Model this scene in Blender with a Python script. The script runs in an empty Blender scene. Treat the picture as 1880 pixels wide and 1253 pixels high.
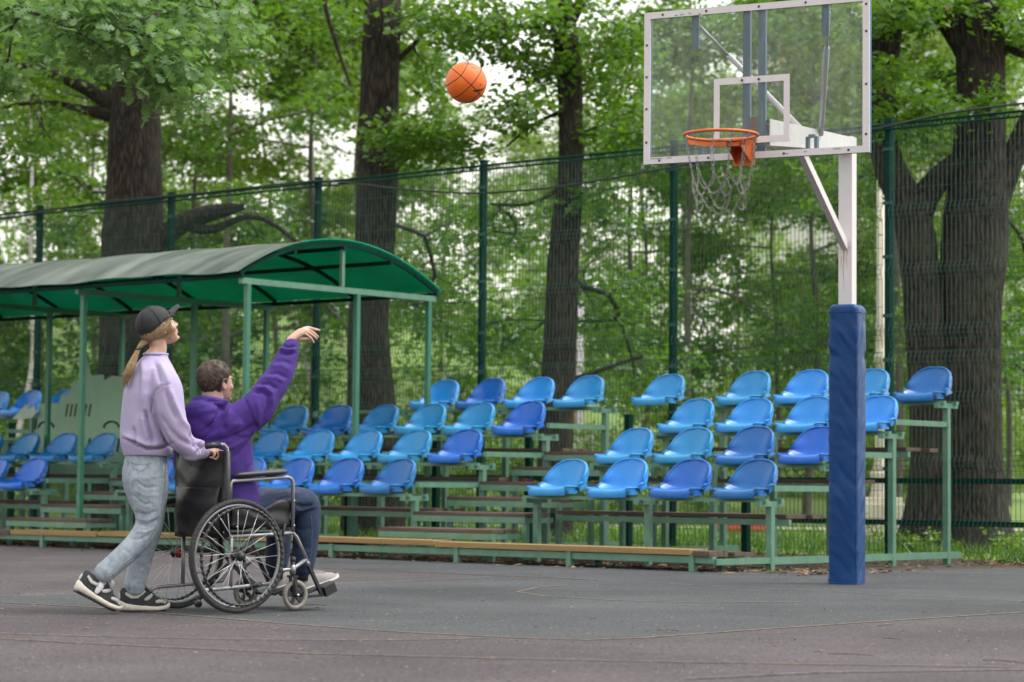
import bpy, math, random
import numpy as np
from math import sin, cos, pi, radians, sqrt, atan2
from mathutils import Vector, Matrix, Euler

SC = bpy.context.scene
COL = SC.collection

# ---------------------------------------------------------------- camera, sky, sun, exposure
CAM_H = 0.72
PITCH = math.atan((887.0 - 626.5) / 4439.0)
ROLL = radians(0.55)
cam = bpy.data.cameras.new('camera')
cam.sensor_width = 36.0
cam.lens = 4439.0 / 1880.0 * 36.0
cam.clip_end = 2000.0
cam.clip_start = 0.1
cam_o = bpy.data.objects.new('camera', cam)
COL.objects.link(cam_o)
cam_o.matrix_world = (Matrix.Translation((0, 0, CAM_H)) @ Matrix.Rotation(pi / 2 + PITCH, 4, 'X')
                      @ Matrix.Rotation(ROLL, 4, 'Z'))
cam.dof.use_dof = True
cam.dof.focus_distance = 14.6
cam.dof.aperture_fstop = 3.2
SC.camera = cam_o

world = bpy.data.worlds.new('World')
SC.world = world
world.use_nodes = True
nt = world.node_tree
nt.nodes.clear()
sky = nt.nodes.new('ShaderNodeTexSky')
sky.sky_type = 'NISHITA'
sky.sun_disc = False
SUN_EL, SUN_AZ = radians(64), radians(85)
sky.sun_elevation = SUN_EL
sky.sun_rotation = SUN_AZ
sky.dust_density = 2.0
sky.air_density = 3.0
sky.ozone_density = 1.0
hs = nt.nodes.new('ShaderNodeHueSaturation')       # a white, overcast sky
hs.inputs['Saturation'].default_value = 0.16
bg = nt.nodes.new('ShaderNodeBackground')
bg.inputs['Strength'].default_value = 0.15
wo = nt.nodes.new('ShaderNodeOutputWorld')
nt.links.new(sky.outputs[0], hs.inputs['Color'])
nt.links.new(hs.outputs[0], bg.inputs['Color'])
nt.links.new(bg.outputs[0], wo.inputs['Surface'])

sun = bpy.data.lights.new('sun', 'SUN')
sun.energy = 1.0
sun.angle = radians(18)
sun.color = (1.0, 0.97, 0.93)
sun_o = bpy.data.objects.new('sun', sun)
COL.objects.link(sun_o)
# direction to the sun: azimuth measured like the sky node (0 = +Y, clockwise)
sd = Vector((sin(SUN_AZ) * cos(SUN_EL), cos(SUN_AZ) * cos(SUN_EL), sin(SUN_EL)))
sun_o.rotation_euler = sd.to_track_quat('Z', 'Y').to_euler()

SC.view_settings.view_transform = 'Standard'
SC.view_settings.look = 'None'
SC.view_settings.gamma = 1.0
SC.view_settings.use_curve_mapping = False
SC.view_settings.exposure = 1.08
SC.render.engine = 'CYCLES'
cy = SC.cycles
cy.use_denoising = True
cy.max_bounces = 8
cy.diffuse_bounces = 4
cy.glossy_bounces = 3
cy.transmission_bounces = 6
cy.transparent_max_bounces = 12
cy.caustics_reflective = False
cy.caustics_refractive = False
cy.sample_clamp_indirect = 6.0

# ---------------------------------------------------------------- where a pixel of the photograph lies
_fw = np.array([0, cos(PITCH), sin(PITCH)])
_rt0 = np.array([1.0, 0, 0])
_up0 = np.cross(_rt0, _fw)
_rt = _rt0 * cos(ROLL) + _up0 * sin(ROLL)
_up = -_rt0 * sin(ROLL) + _up0 * cos(ROLL)
_C = np.array([0, 0, CAM_H])


def ray(x, y):
    return _fw + _rt * ((x - 940.0) / 4439.0) - _up * ((y - 626.5) / 4439.0)


def at(x, y, Y):
    d = ray(x, y)
    return _C + d * (Y / d[1])


def at_ground(x, y, z=0.0):
    d = ray(x, y)
    return _C + d * ((z - CAM_H) / d[2])


# ---------------------------------------------------------------- helpers
def link(o, parent=None):
    COL.objects.link(o)
    if parent is not None:
        o.parent = parent
    return o


def tag(o, label=None, cat=None, group=None, kind=None):
    if label: o['label'] = label
    if cat: o['category'] = cat
    if group: o['group'] = group
    if kind: o['kind'] = kind
    return o


def thing(name, label, cat, loc=(0, 0, 0), rz=0.0, group=None):
    o = bpy.data.objects.new(name, None)
    o.empty_display_size = 0.1
    o.location = loc
    o.rotation_euler = (0, 0, rz)
    link(o)
    return tag(o, label, cat, group)


def mesh_np(name, V, Fq, smooth=True, nper=4):
    """fast mesh from numpy arrays; Fq is (n, nper)"""
    me = bpy.data.meshes.new(name)
    V = np.asarray(V, np.float32)
    Fq = np.asarray(Fq, np.int32)
    n = len(Fq)
    me.vertices.add(len(V))
    me.vertices.foreach_set('co', V.ravel())
    me.loops.add(n * nper)
    me.loops.foreach_set('vertex_index', Fq.ravel())
    me.polygons.add(n)
    me.polygons.foreach_set('loop_start', np.arange(0, n * nper, nper, dtype=np.int32))
    me.polygons.foreach_set('use_smooth', np.full(n, smooth, dtype=bool))
    me.update(calc_edges=True)
    return me


def obj_me(name, me, mat, parent=None):
    o = bpy.data.objects.new(name, me)
    if mat is not None and not me.materials:
        me.materials.append(mat)
    return link(o, parent)


class MB:
    """collects shapes, builds ONE mesh object"""
    def __init__(s):
        s.v = []; s.f = []; s.sm = []

    def add(s, V, Fs, smooth=False):
        b = len(s.v)
        s.v += [tuple(map(float, p)) for p in V]
        for f in Fs:
            s.f.append(tuple(i + b for i in f)); s.sm.append(smooth)
        return s

    def box(s, c, d, rz=0.0):
        cx, cy_, cz = c
        dx, dy, dz = d[0] / 2, d[1] / 2, d[2] / 2
        V = []
        for sx, sy, sz in ((-1,-1,-1),(1,-1,-1),(1,1,-1),(-1,1,-1),(-1,-1,1),(1,-1,1),(1,1,1),(-1,1,1)):
            x, y = sx * dx, sy * dy
            V.append((cx + x * cos(rz) - y * sin(rz), cy_ + x * sin(rz) + y * cos(rz), cz + sz * dz))
        return s.add(V, [(0,3,2,1),(4,5,6,7),(0,1,5,4),(1,2,6,5),(2,3,7,6),(3,0,4,7)])

    def bar(s, p0, p1, w, h=None, up=(0, 0, 1)):
        h = w if h is None else h
        p0 = Vector(p0); p1 = Vector(p1)
        t = (p1 - p0).normalized()
        u = Vector(up)
        if abs(t.dot(u)) > 0.98: u = Vector((0, 1, 0))
        a = t.cross(u).normalized(); b = a.cross(t).normalized()
        V = []
        for p in (p0, p1):
            for sa, sb in ((-1,-1),(1,-1),(1,1),(-1,1)):
                V.append(p + a * (sa * w / 2) + b * (sb * h / 2))
        return s.add(V, [(0,1,2,3),(7,6,5,4),(0,4,5,1),(1,5,6,2),(2,6,7,3),(3,7,4,0)])

    def tube(s, pts, r, n=8, caps=True, closed=False):
        P = [Vector(p) for p in pts]
        R = list(r) if hasattr(r, '__len__') else [r] * len(P)
        m = len(P)
        V = []; prev = None
        for i in range(m):
            if closed:
                t = (P[(i + 1) % m] - P[i - 1]).normalized()
            else:
                t = (P[min(i + 1, m - 1)] - P[max(i - 1, 0)]).normalized()
            if prev is None:
                u = Vector((0, 0, 1)) if abs(t.z) < 0.9 else Vector((1, 0, 0))
                a = t.cross(u).normalized()
            else:
                a = (prev - t * prev.dot(t)).normalized()
            prev = a
            b = t.cross(a)
            for k in range(n):
                th = 2 * pi * k / n
                V.append(P[i] + (a * cos(th) + b * sin(th)) * R[i])
        Fs = []
        for i in range(m if closed else m - 1):
            j = (i + 1) % m
            for k in range(n):
                l = (k + 1) % n
                Fs.append((i * n + k, i * n + l, j * n + l, j * n + k))
        if caps and not closed:
            Fs.append(tuple(range(n - 1, -1, -1)))
            Fs.append(tuple((m - 1) * n + k for k in range(n)))
        return s.add(V, Fs, True)

    def lathe(s, c, prof, n=20, axis='z'):
        """prof: list of (r, h)"""
        V = []
        for r, hh in prof:
            for k in range(n):
                th = 2 * pi * k / n
                if axis == 'z': p = (c[0] + r * cos(th), c[1] + r * sin(th), c[2] + hh)
                elif axis == 'y': p = (c[0] + r * cos(th), c[1] + hh, c[2] + r * sin(th))
                else: p = (c[0] + hh, c[1] + r * cos(th), c[2] + r * sin(th))
                V.append(p)
        m = len(prof)
        Fs = []
        for i in range(m - 1):
            for k in range(n):
                l = (k + 1) % n
                Fs.append((i * n + k, i * n + l, (i + 1) * n + l, (i + 1) * n + k))
        Fs.append(tuple(range(n - 1, -1, -1)))
        Fs.append(tuple((m - 1) * n + k for k in range(n)))
        return s.add(V, Fs, True)

    def ellipsoid(s, c, r, M=None, nu=14, nv=9):
        V = []
        M = M or Matrix.Identity(3)
        c = Vector(c)
        for i in range(nv + 1):
            th = pi * i / nv
            for k in range(nu):
                ph = 2 * pi * k / nu
                V.append(c + M @ Vector((r[0] * sin(th) * cos(ph), r[1] * sin(th) * sin(ph), r[2] * cos(th))))
        Fs = []
        for i in range(nv):
            for k in range(nu):
                l = (k + 1) % nu
                Fs.append((i * nu + k, (i + 1) * nu + k, (i + 1) * nu + l, i * nu + l))
        return s.add(V, Fs, True)

    def rings(s, rings, caps=True):
        """loft through rings of equal point count"""
        n = len(rings[0]); V = [p for r in rings for p in r]; Fs = []
        for i in range(len(rings) - 1):
            for k in range(n):
                l = (k + 1) % n
                Fs.append((i * n + k, i * n + l, (i + 1) * n + l, (i + 1) * n + k))
        if caps:
            Fs.append(tuple(range(n - 1, -1, -1)))
            Fs.append(tuple((len(rings) - 1) * n + k for k in range(n)))
        return s.add(V, Fs, True)

    def mesh(s, name):
        me = bpy.data.meshes.new(name)
        me.from_pydata(s.v, [], s.f)
        me.polygons.foreach_set('use_smooth', s.sm)
        me.update()
        return me

    def build(s, name, mat, parent=None, bevel=0.0):
        me = s.mesh(name)
        o = obj_me(name, me, mat, parent)
        if bevel:
            b = o.modifiers.new('bevel', 'BEVEL'); b.width = bevel; b.segments = 2
            b.limit_method = 'ANGLE'; b.angle_limit = radians(40)
        return o


def copy_part(o, parent, loc=None, rot=None, mat=None):
    c = o.copy()
    link(c)
    c.parent = parent
    if loc is not None: c.location = loc
    if rot is not None: c.rotation_euler = rot
    return c


# ---------------------------------------------------------------- materials
def _mat(name):
    m = bpy.data.materials.new(name)
    m.use_nodes = True
    n = m.node_tree
    return m, n, n.nodes['Principled BSDF']


def mk(name, c1, c2=None, scale=4.0, rough=0.6, bump=0.0, bscale=40.0, metal=0.0, stretch=None, spec=0.5,
       detail=6.0, coat=0.0, lo=0.35, hi=0.65, dirt=None, dscale=2.0, dlo=0.55, dhi=0.72):
    """principled with a two-colour noise, optional bump and dirt patches"""
    m, n, b = _mat(name)
    L = n.links
    tc = n.nodes.new('ShaderNodeTexCoord')
    vec = tc.outputs['Object']
    if stretch:
        mp = n.nodes.new('ShaderNodeMapping')
        mp.inputs['Scale'].default_value = stretch
        L.new(vec, mp.inputs['Vector']); vec = mp.outputs[0]
    b.inputs['Roughness'].default_value = rough
    b.inputs['Metallic'].default_value = metal
    b.inputs['Specular IOR Level'].default_value = spec
    b.inputs['Coat Weight'].default_value = coat
    col = None
    if c2 is not None:
        ns = n.nodes.new('ShaderNodeTexNoise')
        ns.inputs['Scale'].default_value = scale
        ns.inputs['Detail'].default_value = detail
        ns.inputs['Roughness'].default_value = 0.65
        L.new(vec, ns.inputs['Vector'])
        r = n.nodes.new('ShaderNodeValToRGB')
        r.color_ramp.elements[0].position = lo
        r.color_ramp.elements[1].position = hi
        r.color_ramp.elements[0].color = (*c1, 1)
        r.color_ramp.elements[1].color = (*c2, 1)
        L.new(ns.outputs[0], r.inputs[0])
        col = r.outputs[0]
    if dirt is not None:
        ns = n.nodes.new('ShaderNodeTexNoise')
        ns.inputs['Scale'].default_value = dscale
        ns.inputs['Detail'].default_value = 9.0
        ns.inputs['Roughness'].default_value = 0.7
        L.new(tc.outputs['Object'], ns.inputs['Vector'])
        r = n.nodes.new('ShaderNodeMapRange')
        r.inputs[1].default_value = dlo; r.inputs[2].default_value = dhi
        L.new(ns.outputs[0], r.inputs[0])
        mx = n.nodes.new('ShaderNodeMix'); mx.data_type = 'RGBA'
        L.new(r.outputs[0], mx.inputs[0])
        if col is None: mx.inputs[6].default_value = (*c1, 1)
        else: L.new(col, mx.inputs[6])
        mx.inputs[7].default_value = (*dirt, 1)
        col = mx.outputs[2]
    if col is None: b.inputs['Base Color'].default_value = (*c1, 1)
    else: L.new(col, b.inputs['Base Color'])
    if bump:
        nb = n.nodes.new('ShaderNodeTexNoise')
        nb.inputs['Scale'].default_value = bscale
        nb.inputs['Detail'].default_value = 5.0
        L.new(vec, nb.inputs['Vector'])
        bp = n.nodes.new('ShaderNodeBump')
        bp.inputs['Strength'].default_value = bump
        bp.inputs['Distance'].default_value = 0.01
        L.new(nb.outputs[0], bp.inputs['Height'])
        L.new(bp.outputs[0], b.inputs['Normal'])
    return m


M = {}
M['fence'] = mk('fence_green_paint', (.002, .028, .020), (.004, .040, .029), 3, .7, spec=.1)
M['wire'] = mk('fence_wire_paint', (.014, .060, .047), (.024, .085, .068), 8, .55, spec=.3)
M['cable'] = mk('cable_rubber', (.012, .018, .018), rough=.6)
M['stand'] = mk('stand_green_paint', (.085, .20, .135), (.13, .26, .18), 7, .5, .25, 60, dirt=(.05, .075, .05), dscale=3.5, dlo=.58, dhi=.75)
M['yellow'] = mk('yellow_plank_paint', (.27, .165, .06), (.34, .215, .08), 5, .6, .2, 60, stretch=(.3, 3, 3), dirt=(.12, .08, .04), dscale=4, dlo=.6, dhi=.8)
M['plank'] = mk('weathered_plank', (.060, .040, .030), (.15, .105, .08), 5, .85, .5, 50, stretch=(.15, 4, 4))
M['white'] = mk('white_steel_paint', (.64, .585, .592), (.71, .65, .66), 4, .5, .1, 60, dirt=(.30, .23, .19), dscale=5, dlo=.64, dhi=.82)
M['chip'] = mk('chipped_paint', (.05, .04, .035), (.10, .06, .04), 30, .8)
M['bluesteel'] = mk('blue_frame_paint', (.035, .11, .19), (.05, .14, .24), 8, .55, dirt=(.12, .07, .035), dscale=6, dlo=.58, dhi=.75)
M['rust'] = mk('rusty_steel', (.20, .085, .04), (.30, .15, .08), 20, .8)
M['orange'] = mk('orange_rim_paint', (.55, .105, .014), (.62, .135, .02), 10, .5, dirt=(.22, .06, .025), dscale=14, dlo=.54, dhi=.75)
M['chain'] = mk('chain_steel', (.16, .155, .15), (.34, .33, .32), 40, .4, metal=.9)
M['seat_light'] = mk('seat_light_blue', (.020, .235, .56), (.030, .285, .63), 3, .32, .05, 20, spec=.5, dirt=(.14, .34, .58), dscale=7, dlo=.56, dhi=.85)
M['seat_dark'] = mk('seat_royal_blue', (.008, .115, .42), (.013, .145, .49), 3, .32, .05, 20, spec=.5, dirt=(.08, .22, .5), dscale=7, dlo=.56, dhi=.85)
M['seat_shaded'] = mk('seat_shaded_blue', (.012, .17, .48), (.018, .20, .55), 3, .34, .05, 20, spec=.5, dirt=(.08, .2, .5), dscale=5, dlo=.62, dhi=.85)  # light blue seats under the shelter, its shade painted into their colour
for _k in ('seat_light', 'seat_dark', 'seat_shaded'):      # every seat has faded a little differently
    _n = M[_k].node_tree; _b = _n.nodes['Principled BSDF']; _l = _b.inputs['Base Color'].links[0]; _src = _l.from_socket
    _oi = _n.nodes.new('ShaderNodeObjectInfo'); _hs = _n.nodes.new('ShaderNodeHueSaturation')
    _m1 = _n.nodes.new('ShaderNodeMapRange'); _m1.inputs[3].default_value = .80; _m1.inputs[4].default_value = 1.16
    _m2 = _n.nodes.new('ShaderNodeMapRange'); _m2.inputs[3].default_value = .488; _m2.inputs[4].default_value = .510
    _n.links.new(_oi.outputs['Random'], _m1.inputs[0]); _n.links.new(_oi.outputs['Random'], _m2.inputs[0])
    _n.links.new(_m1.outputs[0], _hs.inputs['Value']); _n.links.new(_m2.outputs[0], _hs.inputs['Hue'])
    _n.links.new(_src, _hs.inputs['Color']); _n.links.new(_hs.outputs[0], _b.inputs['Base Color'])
M['pad'] = mk('blue_pad_vinyl', (.001, .036, .142), (.002, .047, .175), 3, .38, .3, 14, spec=.26, dirt=(.06, .075, .10), dscale=7, dlo=.66, dhi=.9)
M['plywood'] = mk('pale_green_plywood', (.24, .39, .27), (.29, .45, .32), 4, .7)
M['silver'] = mk('silver_tube', (.25, .25, .26), (.30, .30, .31), 8, .38, metal=.6)
M['black_metal'] = mk('black_metal', (.014, .014, .016), rough=.4)
M['black_plastic'] = mk('black_plastic', (.02, .02, .022), rough=.45)
M['vinyl'] = mk('black_vinyl_cloth', (.010, .010, .012), (.016, .016, .018), 12, .5, .5, 14)
M['tyre'] = mk('black_rubber', (.022, .022, .022), (.035, .034, .033), 20, .75, .6, 120)
M['caster'] = mk('grey_caster_rubber', (.19, .17, .145), (.25, .23, .20), 20, .7)
M['red_plastic'] = mk('red_plastic', (.35, .02, .015), rough=.4)
M['spoke'] = mk('spoke_steel', (.62, .62, .63), rough=.35, metal=.6)
M['concrete'] = mk('cream_stone', (.60, .54, .44), (.68, .62, .52), 6, .7)
# ---------------------------------------------------------------- ground, court, lawn
def ground_mat(name, c1, c2, c3, scale, grain, bump=.5):
    m, n, b = _mat(name)
    L = n.links
    tc = n.nodes.new('ShaderNodeTexCoord')
    big = n.nodes.new('ShaderNodeTexNoise'); big.inputs['Scale'].default_value = scale; big.inputs['Detail'].default_value = 8; big.inputs['Roughness'].default_value = .6
    L.new(tc.outputs['Object'], big.inputs['Vector'])
    fine = n.nodes.new('ShaderNodeTexNoise'); fine.inputs['Scale'].default_value = grain; fine.inputs['Detail'].default_value = 3; fine.inputs['Roughness'].default_value = .7
    L.new(tc.outputs['Object'], fine.inputs['Vector'])
    r = n.nodes.new('ShaderNodeValToRGB')
    r.color_ramp.elements[0].position = .35; r.color_ramp.elements[1].position = .68
    r.color_ramp.elements[0].color = (*c1, 1); r.color_ramp.elements[1].color = (*c2, 1)
    L.new(big.outputs[0], r.inputs[0])
    mr = n.nodes.new('ShaderNodeMapRange'); mr.inputs[1].default_value = .50; mr.inputs[2].default_value = .68
    L.new(fine.outputs[0], mr.inputs[0])
    mx = n.nodes.new('ShaderNodeMix'); mx.data_type = 'RGBA'
    L.new(mr.outputs[0], mx.inputs[0]); L.new(r.outputs[0], mx.inputs[6]); mx.inputs[7].default_value = (*c3, 1)
    # dark pores between the grains
    vo = n.nodes.new('ShaderNodeTexVoronoi'); vo.inputs['Scale'].default_value = grain * .55
    L.new(tc.outputs['Object'], vo.inputs['Vector'])
    m2 = n.nodes.new('ShaderNodeMapRange'); m2.inputs[1].default_value = .35; m2.inputs[2].default_value = .8
    m2.inputs[3].default_value = 1.0; m2.inputs[4].default_value = .45
    L.new(vo.outputs['Distance'], m2.inputs[0])
    mul = n.nodes.new('ShaderNodeMix'); mul.data_type = 'RGBA'; mul.blend_type = 'MULTIPLY'; mul.inputs[0].default_value = 1
    L.new(mx.outputs[2], mul.inputs[6]); L.new(m2.outputs[0], mul.inputs[7])
    # worn and stained patches
    st = n.nodes.new('ShaderNodeTexNoise'); st.inputs['Scale'].default_value = .55; st.inputs['Detail'].default_value = 10; st.inputs['Roughness'].default_value = .68
    L.new(tc.outputs['Object'], st.inputs['Vector'])
    m3 = n.nodes.new('ShaderNodeMapRange'); m3.inputs[1].default_value = .36; m3.inputs[2].default_value = .64; m3.inputs[3].default_value = .72; m3.inputs[4].default_value = 1.22
    L.new(st.outputs[0], m3.inputs[0])
    mu2 = n.nodes.new('ShaderNodeMix'); mu2.data_type = 'RGBA'; mu2.blend_type = 'MULTIPLY'; mu2.inputs[0].default_value = 1
    L.new(mul.outputs[2], mu2.inputs[6]); L.new(m3.outputs[0], mu2.inputs[7])
    L.new(mu2.outputs[2], b.inputs['Base Color'])
    b.inputs['Roughness'].default_value = .85
    b.inputs['Specular IOR Level'].default_value = .3
    bp = n.nodes.new('ShaderNodeBump'); bp.inputs['Strength'].default_value = bump; bp.inputs['Distance'].default_value = .006
    L.new(vo.outputs['Distance'], bp.inputs['Height']); L.new(bp.outputs[0], b.inputs['Normal'])
    return m


M['court'] = ground_mat('court_brown_rubber', (.062, .050, .053), (.082, .067, .070), (.155, .132, .132), .9, 95)
M['court_grey'] = ground_mat('court_grey_rubber', (.048, .050, .053), (.062, .064, .067), (.13, .13, .13), .9, 95)
M['soil'] = ground_mat('leaf_litter_soil', (.045, .032, .022), (.085, .06, .04), (.14, .095, .06), 1.6, 30, 1.0)
M['lawn'] = mk('lawn', (.10, .17, .03), (.17, .25, .05), 1.2, .9, .8, 30, dirt=(.12, .12, .05), dscale=.5)
M['path'] = mk('park_path', (.34, .31, .27), (.42, .39, .34), 2, .9)
M['line'] = mk('worn_yellow_line', (.20, .145, .085), (.085, .07, .064), 16, .85, lo=.38, hi=.62)
M['line_white'] = mk('worn_white_line', (.19, .175, .165), (.072, .066, .067), 12, .85, lo=.36, hi=.60)
M['leaflitter'] = mk('dry_leaf', (.16, .085, .035), (.30, .20, .10), 6, .8)


def sheet(name, pts, z, mat, parent=None):
    """flat polygon sheet; pts in world x, y"""
    me = bpy.data.meshes.new(name)
    me.from_pydata([(p[0], p[1], z) for p in pts], [], [tuple(range(len(pts)))])
    me.update()
    if me.polygons[0].normal.z < 0: me.flip_normals()
    return obj_me(name, me, mat, parent)


def gp(x, y):
    p = at_ground(x, y); return (p[0], p[1])


AL = radians(40)
EU = np.array([cos(AL), -sin(AL)]); NW = np.array([sin(AL), cos(AL)])
SO = np.array([2.162, 20.406])          # origin of the stand: right front leg on the ground


def fw(u, w):
    p = SO + EU * u + NW * w
    return (float(p[0]), float(p[1]))


def hill_z(x, y):
    t = min(1.0, max(0.0, (y - 44.0) / 34.0)); t = t * t * (3 - 2 * t)
    l = min(1.0, max(0.0, (10.0 - x) / 16.0)); l = l * l * (3 - 2 * l)
    return t * (1.2 + 4.6 * l) + .25 * sin(x * .31 + y * .2) * t


g = sheet('ground', [(-300, -150), (300, -150), (300, 500), (-300, 500)], 0.0, M['lawn'])
tag(g, kind='structure')
s = sheet('soil_strip', [fw(-40, -1.1), fw(30, -1.1), fw(30, 4.6), fw(-40, 4.6)], .0035, M['soil']); tag(s, kind='structure')
ct = sheet('court', [fw(-40, -.55), fw(.6, -.55), fw(1.0, 1.2), fw(1.5, 3.0), fw(30, 3.2), (40, -60), (-60, -60)], .008, M['court']); tag(ct, kind='structure')
# grey painted zones of the court
z1 = [gp(0, 1097), gp(250, 1092), gp(640, 1074), gp(900, 1062), gp(1160, 1070), gp(1880, 1106), gp(2100, 1112), gp(1880, 1127),
      gp(1560, 1148), gp(1300, 1166), gp(1180, 1175), gp(1075, 1179), gp(940, 1175), gp(720, 1163), gp(540, 1150), gp(330, 1132), gp(170, 1118), gp(0, 1109)]
sheet('grey_zone', z1, .0095, M['court_grey'], ct)
z2 = [gp(560, 1044), gp(1000, 1063), gp(1880, 1107), gp(2100, 1117), fw(6, 3.0), fw(1.5, 2.9), fw(.55, .9), fw(.3, -.5), fw(-5.2, -.5)]
sheet('grey_zone', z2, .0098, M['court_grey'], ct)


def line(pix, wid, mat, z=.0106):
    P = [np.array(gp(*p)) for p in pix]
    # subdivide with a smooth course
    Q = []
    for i in range(len(P) - 1):
        for t in np.linspace(0, 1, 8, endpoint=False):
            Q.append(P[i] * (1 - t) + P[i + 1] * t)
    Q.append(P[-1])
    V = []; Fs = []
    for i, p in enumerate(Q):
        t = Q[min(i + 1, len(Q) - 1)] - Q[max(i - 1, 0)]
        t = t / np.linalg.norm(t); nn = np.array([-t[1], t[0]])
        V += [(*(p + nn * wid / 2), z), (*(p - nn * wid / 2), z)]
        if i: Fs.append((2 * i - 2, 2 * i - 1, 2 * i + 1, 2 * i))
    me = bpy.data.meshes.new('court_line'); me.from_pydata(V, [], Fs); me.update()
    if me.polygons[0].normal.z < 0: me.flip_normals()
    return obj_me('court_line', me, mat, ct)


line([(0, 1109), (170, 1118), (330, 1132), (540, 1150), (720, 1163), (940, 1175), (1075, 1179), (1180, 1175), (1300, 1166), (1560, 1148), (1880, 1127)], .035, M['line'])
line([(0, 1177), (250, 1190), (560, 1204), (900, 1213), (1300, 1221), (1880, 1230)], .03, M['line'], .0108)
line([(0, 1167), (160, 1172), (420, 1178), (700, 1180), (900, 1176)], .025, M['line'], .0110)
line([(560, 1044), (1000, 1063), (1880, 1107)], .035, M['line_white'], .0112)
line([(0, 1097), (250, 1092), (640, 1074), (900, 1062)], .03, M['line_white'], .0114)
line([(1260, 1252), (1500, 1240), (1880, 1234)], .03, M['line_white'], .0116)
line([(950, 1090), (1000, 1098), (1140, 1106), (1300, 1110), (1480, 1108)], .03, M['line'], .0118)
line([(950, 1090), (985, 1082), (1040, 1077)], .03, M['line'], .0120)
# path through the park behind the fence
pth = sheet('park_path', [(-60, 40.5), (80, 38), (80, 40), (-60, 43)], .012, M['path']); tag(pth, kind='structure')

nx_, ny_ = 60, 40
hv = [(-60 + 120 * i / nx_, 43.5 + 90 * j / ny_, hill_z(-60 + 120 * i / nx_, 43.5 + 90 * j / ny_) + (-.05 if j == 0 else .006)) for i in range(nx_ + 1) for j in range(ny_ + 1)]
hf = [(i * (ny_ + 1) + j, (i + 1) * (ny_ + 1) + j, (i + 1) * (ny_ + 1) + j + 1, i * (ny_ + 1) + j + 1) for i in range(nx_) for j in range(ny_)]
tag(obj_me('grass_slope', mesh_np('grass_slope', hv, hf), M['lawn']), kind='structure')

# litter: dry leaf flakes and crumbs on the court, leaves gathered along the stand
rng = np.random.default_rng(5)


def flakes(name, pos, size, mat, label):
    n = len(pos)
    a = rng.uniform(0, 2 * pi, n); s_ = size * rng.uniform(.4, 1.3, n)
    T = np.array([(-1, 0, 0), (0, .45, .18), (1, 0, .06), (0, -.45, .14)])
    V = np.zeros((n, 4, 3))
    c, sn = np.cos(a), np.sin(a)
    for k in range(4):
        x, y, z = T[k]
        x = x * (1 + rng.normal(0, .25, n)); y = y * (1 + rng.normal(0, .3, n))
        V[:, k, 0] = pos[:, 0] + s_ * (x * c - y * sn)
        V[:, k, 1] = pos[:, 1] + s_ * (x * sn + y * c)
        V[:, k, 2] = pos[:, 2] + s_ * z * rng.uniform(.3, 2.0, n) + .001
    o = obj_me(name, mesh_np(name, V.reshape(-1, 3), np.arange(n * 4).reshape(n, 4)), mat)
    return tag(o, label, 'leaves', kind='stuff')


pts = []
for _ in range(420):
    x = rng.uniform(-40, 1920); y = 1020 + 240 * rng.beta(1.0, 1.6)
    p = at_ground(x, y); pts.append((p[0], p[1], .018))
pale = []
for _ in range(1500):
    x = rng.uniform(-40, 1920); y = 1030 + 225 * rng.random()
    p = at_ground(x, y); pale.append((p[0], p[1], .0125))
flakes('court_grit', np.array(pale), .0065, mk('pale_grit', (.26, .23, .19), (.42, .38, .33), 8, .9), 'pale grit and crumbs scattered over the court')['category'] = 'grit'
flakes('fallen_leaf_flakes', np.array(pts), .013, M['leaflitter'], 'small dry leaf flakes scattered over the court surface')
pts = []
for _ in range(4200):
    u = rng.uniform(-18, 1.0); w = rng.normal(-.3, .35) if rng.random() < .6 else rng.uniform(-.6, 4.4)
    x, y = fw(u, w); pts.append((x, y, .012))
for _ in range(900):
    u = rng.uniform(.2, 4); w = 3.3 + rng.normal(0, .28)
    x, y = fw(u, w); pts.append((x, y, .012 + abs(rng.normal(0, .012))))
flakes('fallen_leaves', np.array(pts), .038, M['leaflitter'], 'brown fallen leaves lying under and along the bleachers')
M['twig'] = mk('twig', (.09, .065, .05), (.22, .16, .12), 9, .9)
for i, (x, y, x2, y2) in enumerate([(1205, 1165, 1247, 1167), (1520, 1210, 1605, 1214), (1622, 1180, 1655, 1184), (1805, 1222, 1880, 1228), (1415, 1190, 1430, 1189), (560, 1118, 600, 1119), (1610, 1157, 1640, 1156), (1083, 1143, 1096, 1143), (1495, 1206, 1512, 1208), (1692, 1131, 1706, 1132)]):
    a = at_ground(x, y); b = at_ground(x2, y2)
    mid = (a + b) / 2 + np.array([.01, .02, .004])
    o = MB().tube([(a[0], a[1], .021), (mid[0], mid[1], .024), (b[0], b[1], .022)], [.0022, .003, .0018], 6).build('twig', M['twig'])
    tag(o, ('thin dark twig on the grey court zone below the right seats', 'longest pale twig on the brown court near the right edge', 'thin twig on the brown court between the longest twig and the pole', 'dark twig at the lower right edge of the court', 'tiny dark crumb of twig on the brown court, left of the longest twig', 'thin twig lying just right of the wheelchair footrest', 'light brown twig on the brown court, just below the zone line', 'tiny twig on the grey court zone left of centre right', 'short twig end touching the longest twig on its left', 'small twig by the zone line right of the padded pole')[i], 'twig', 'dry twigs on the court')
# ---------------------------------------------------------------- mesh fence behind the stand
FH = 4.40
fence = thing('mesh_fence', 'tall dark green welded wire fence running behind the blue seats', 'fence', (*fw(0, 4.2), 0), -AL)
POST_U = [-17.55, -14.86, -12.18, -9.49, -6.80, -4.06, -1.35, 1.35, 4.05]


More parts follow.
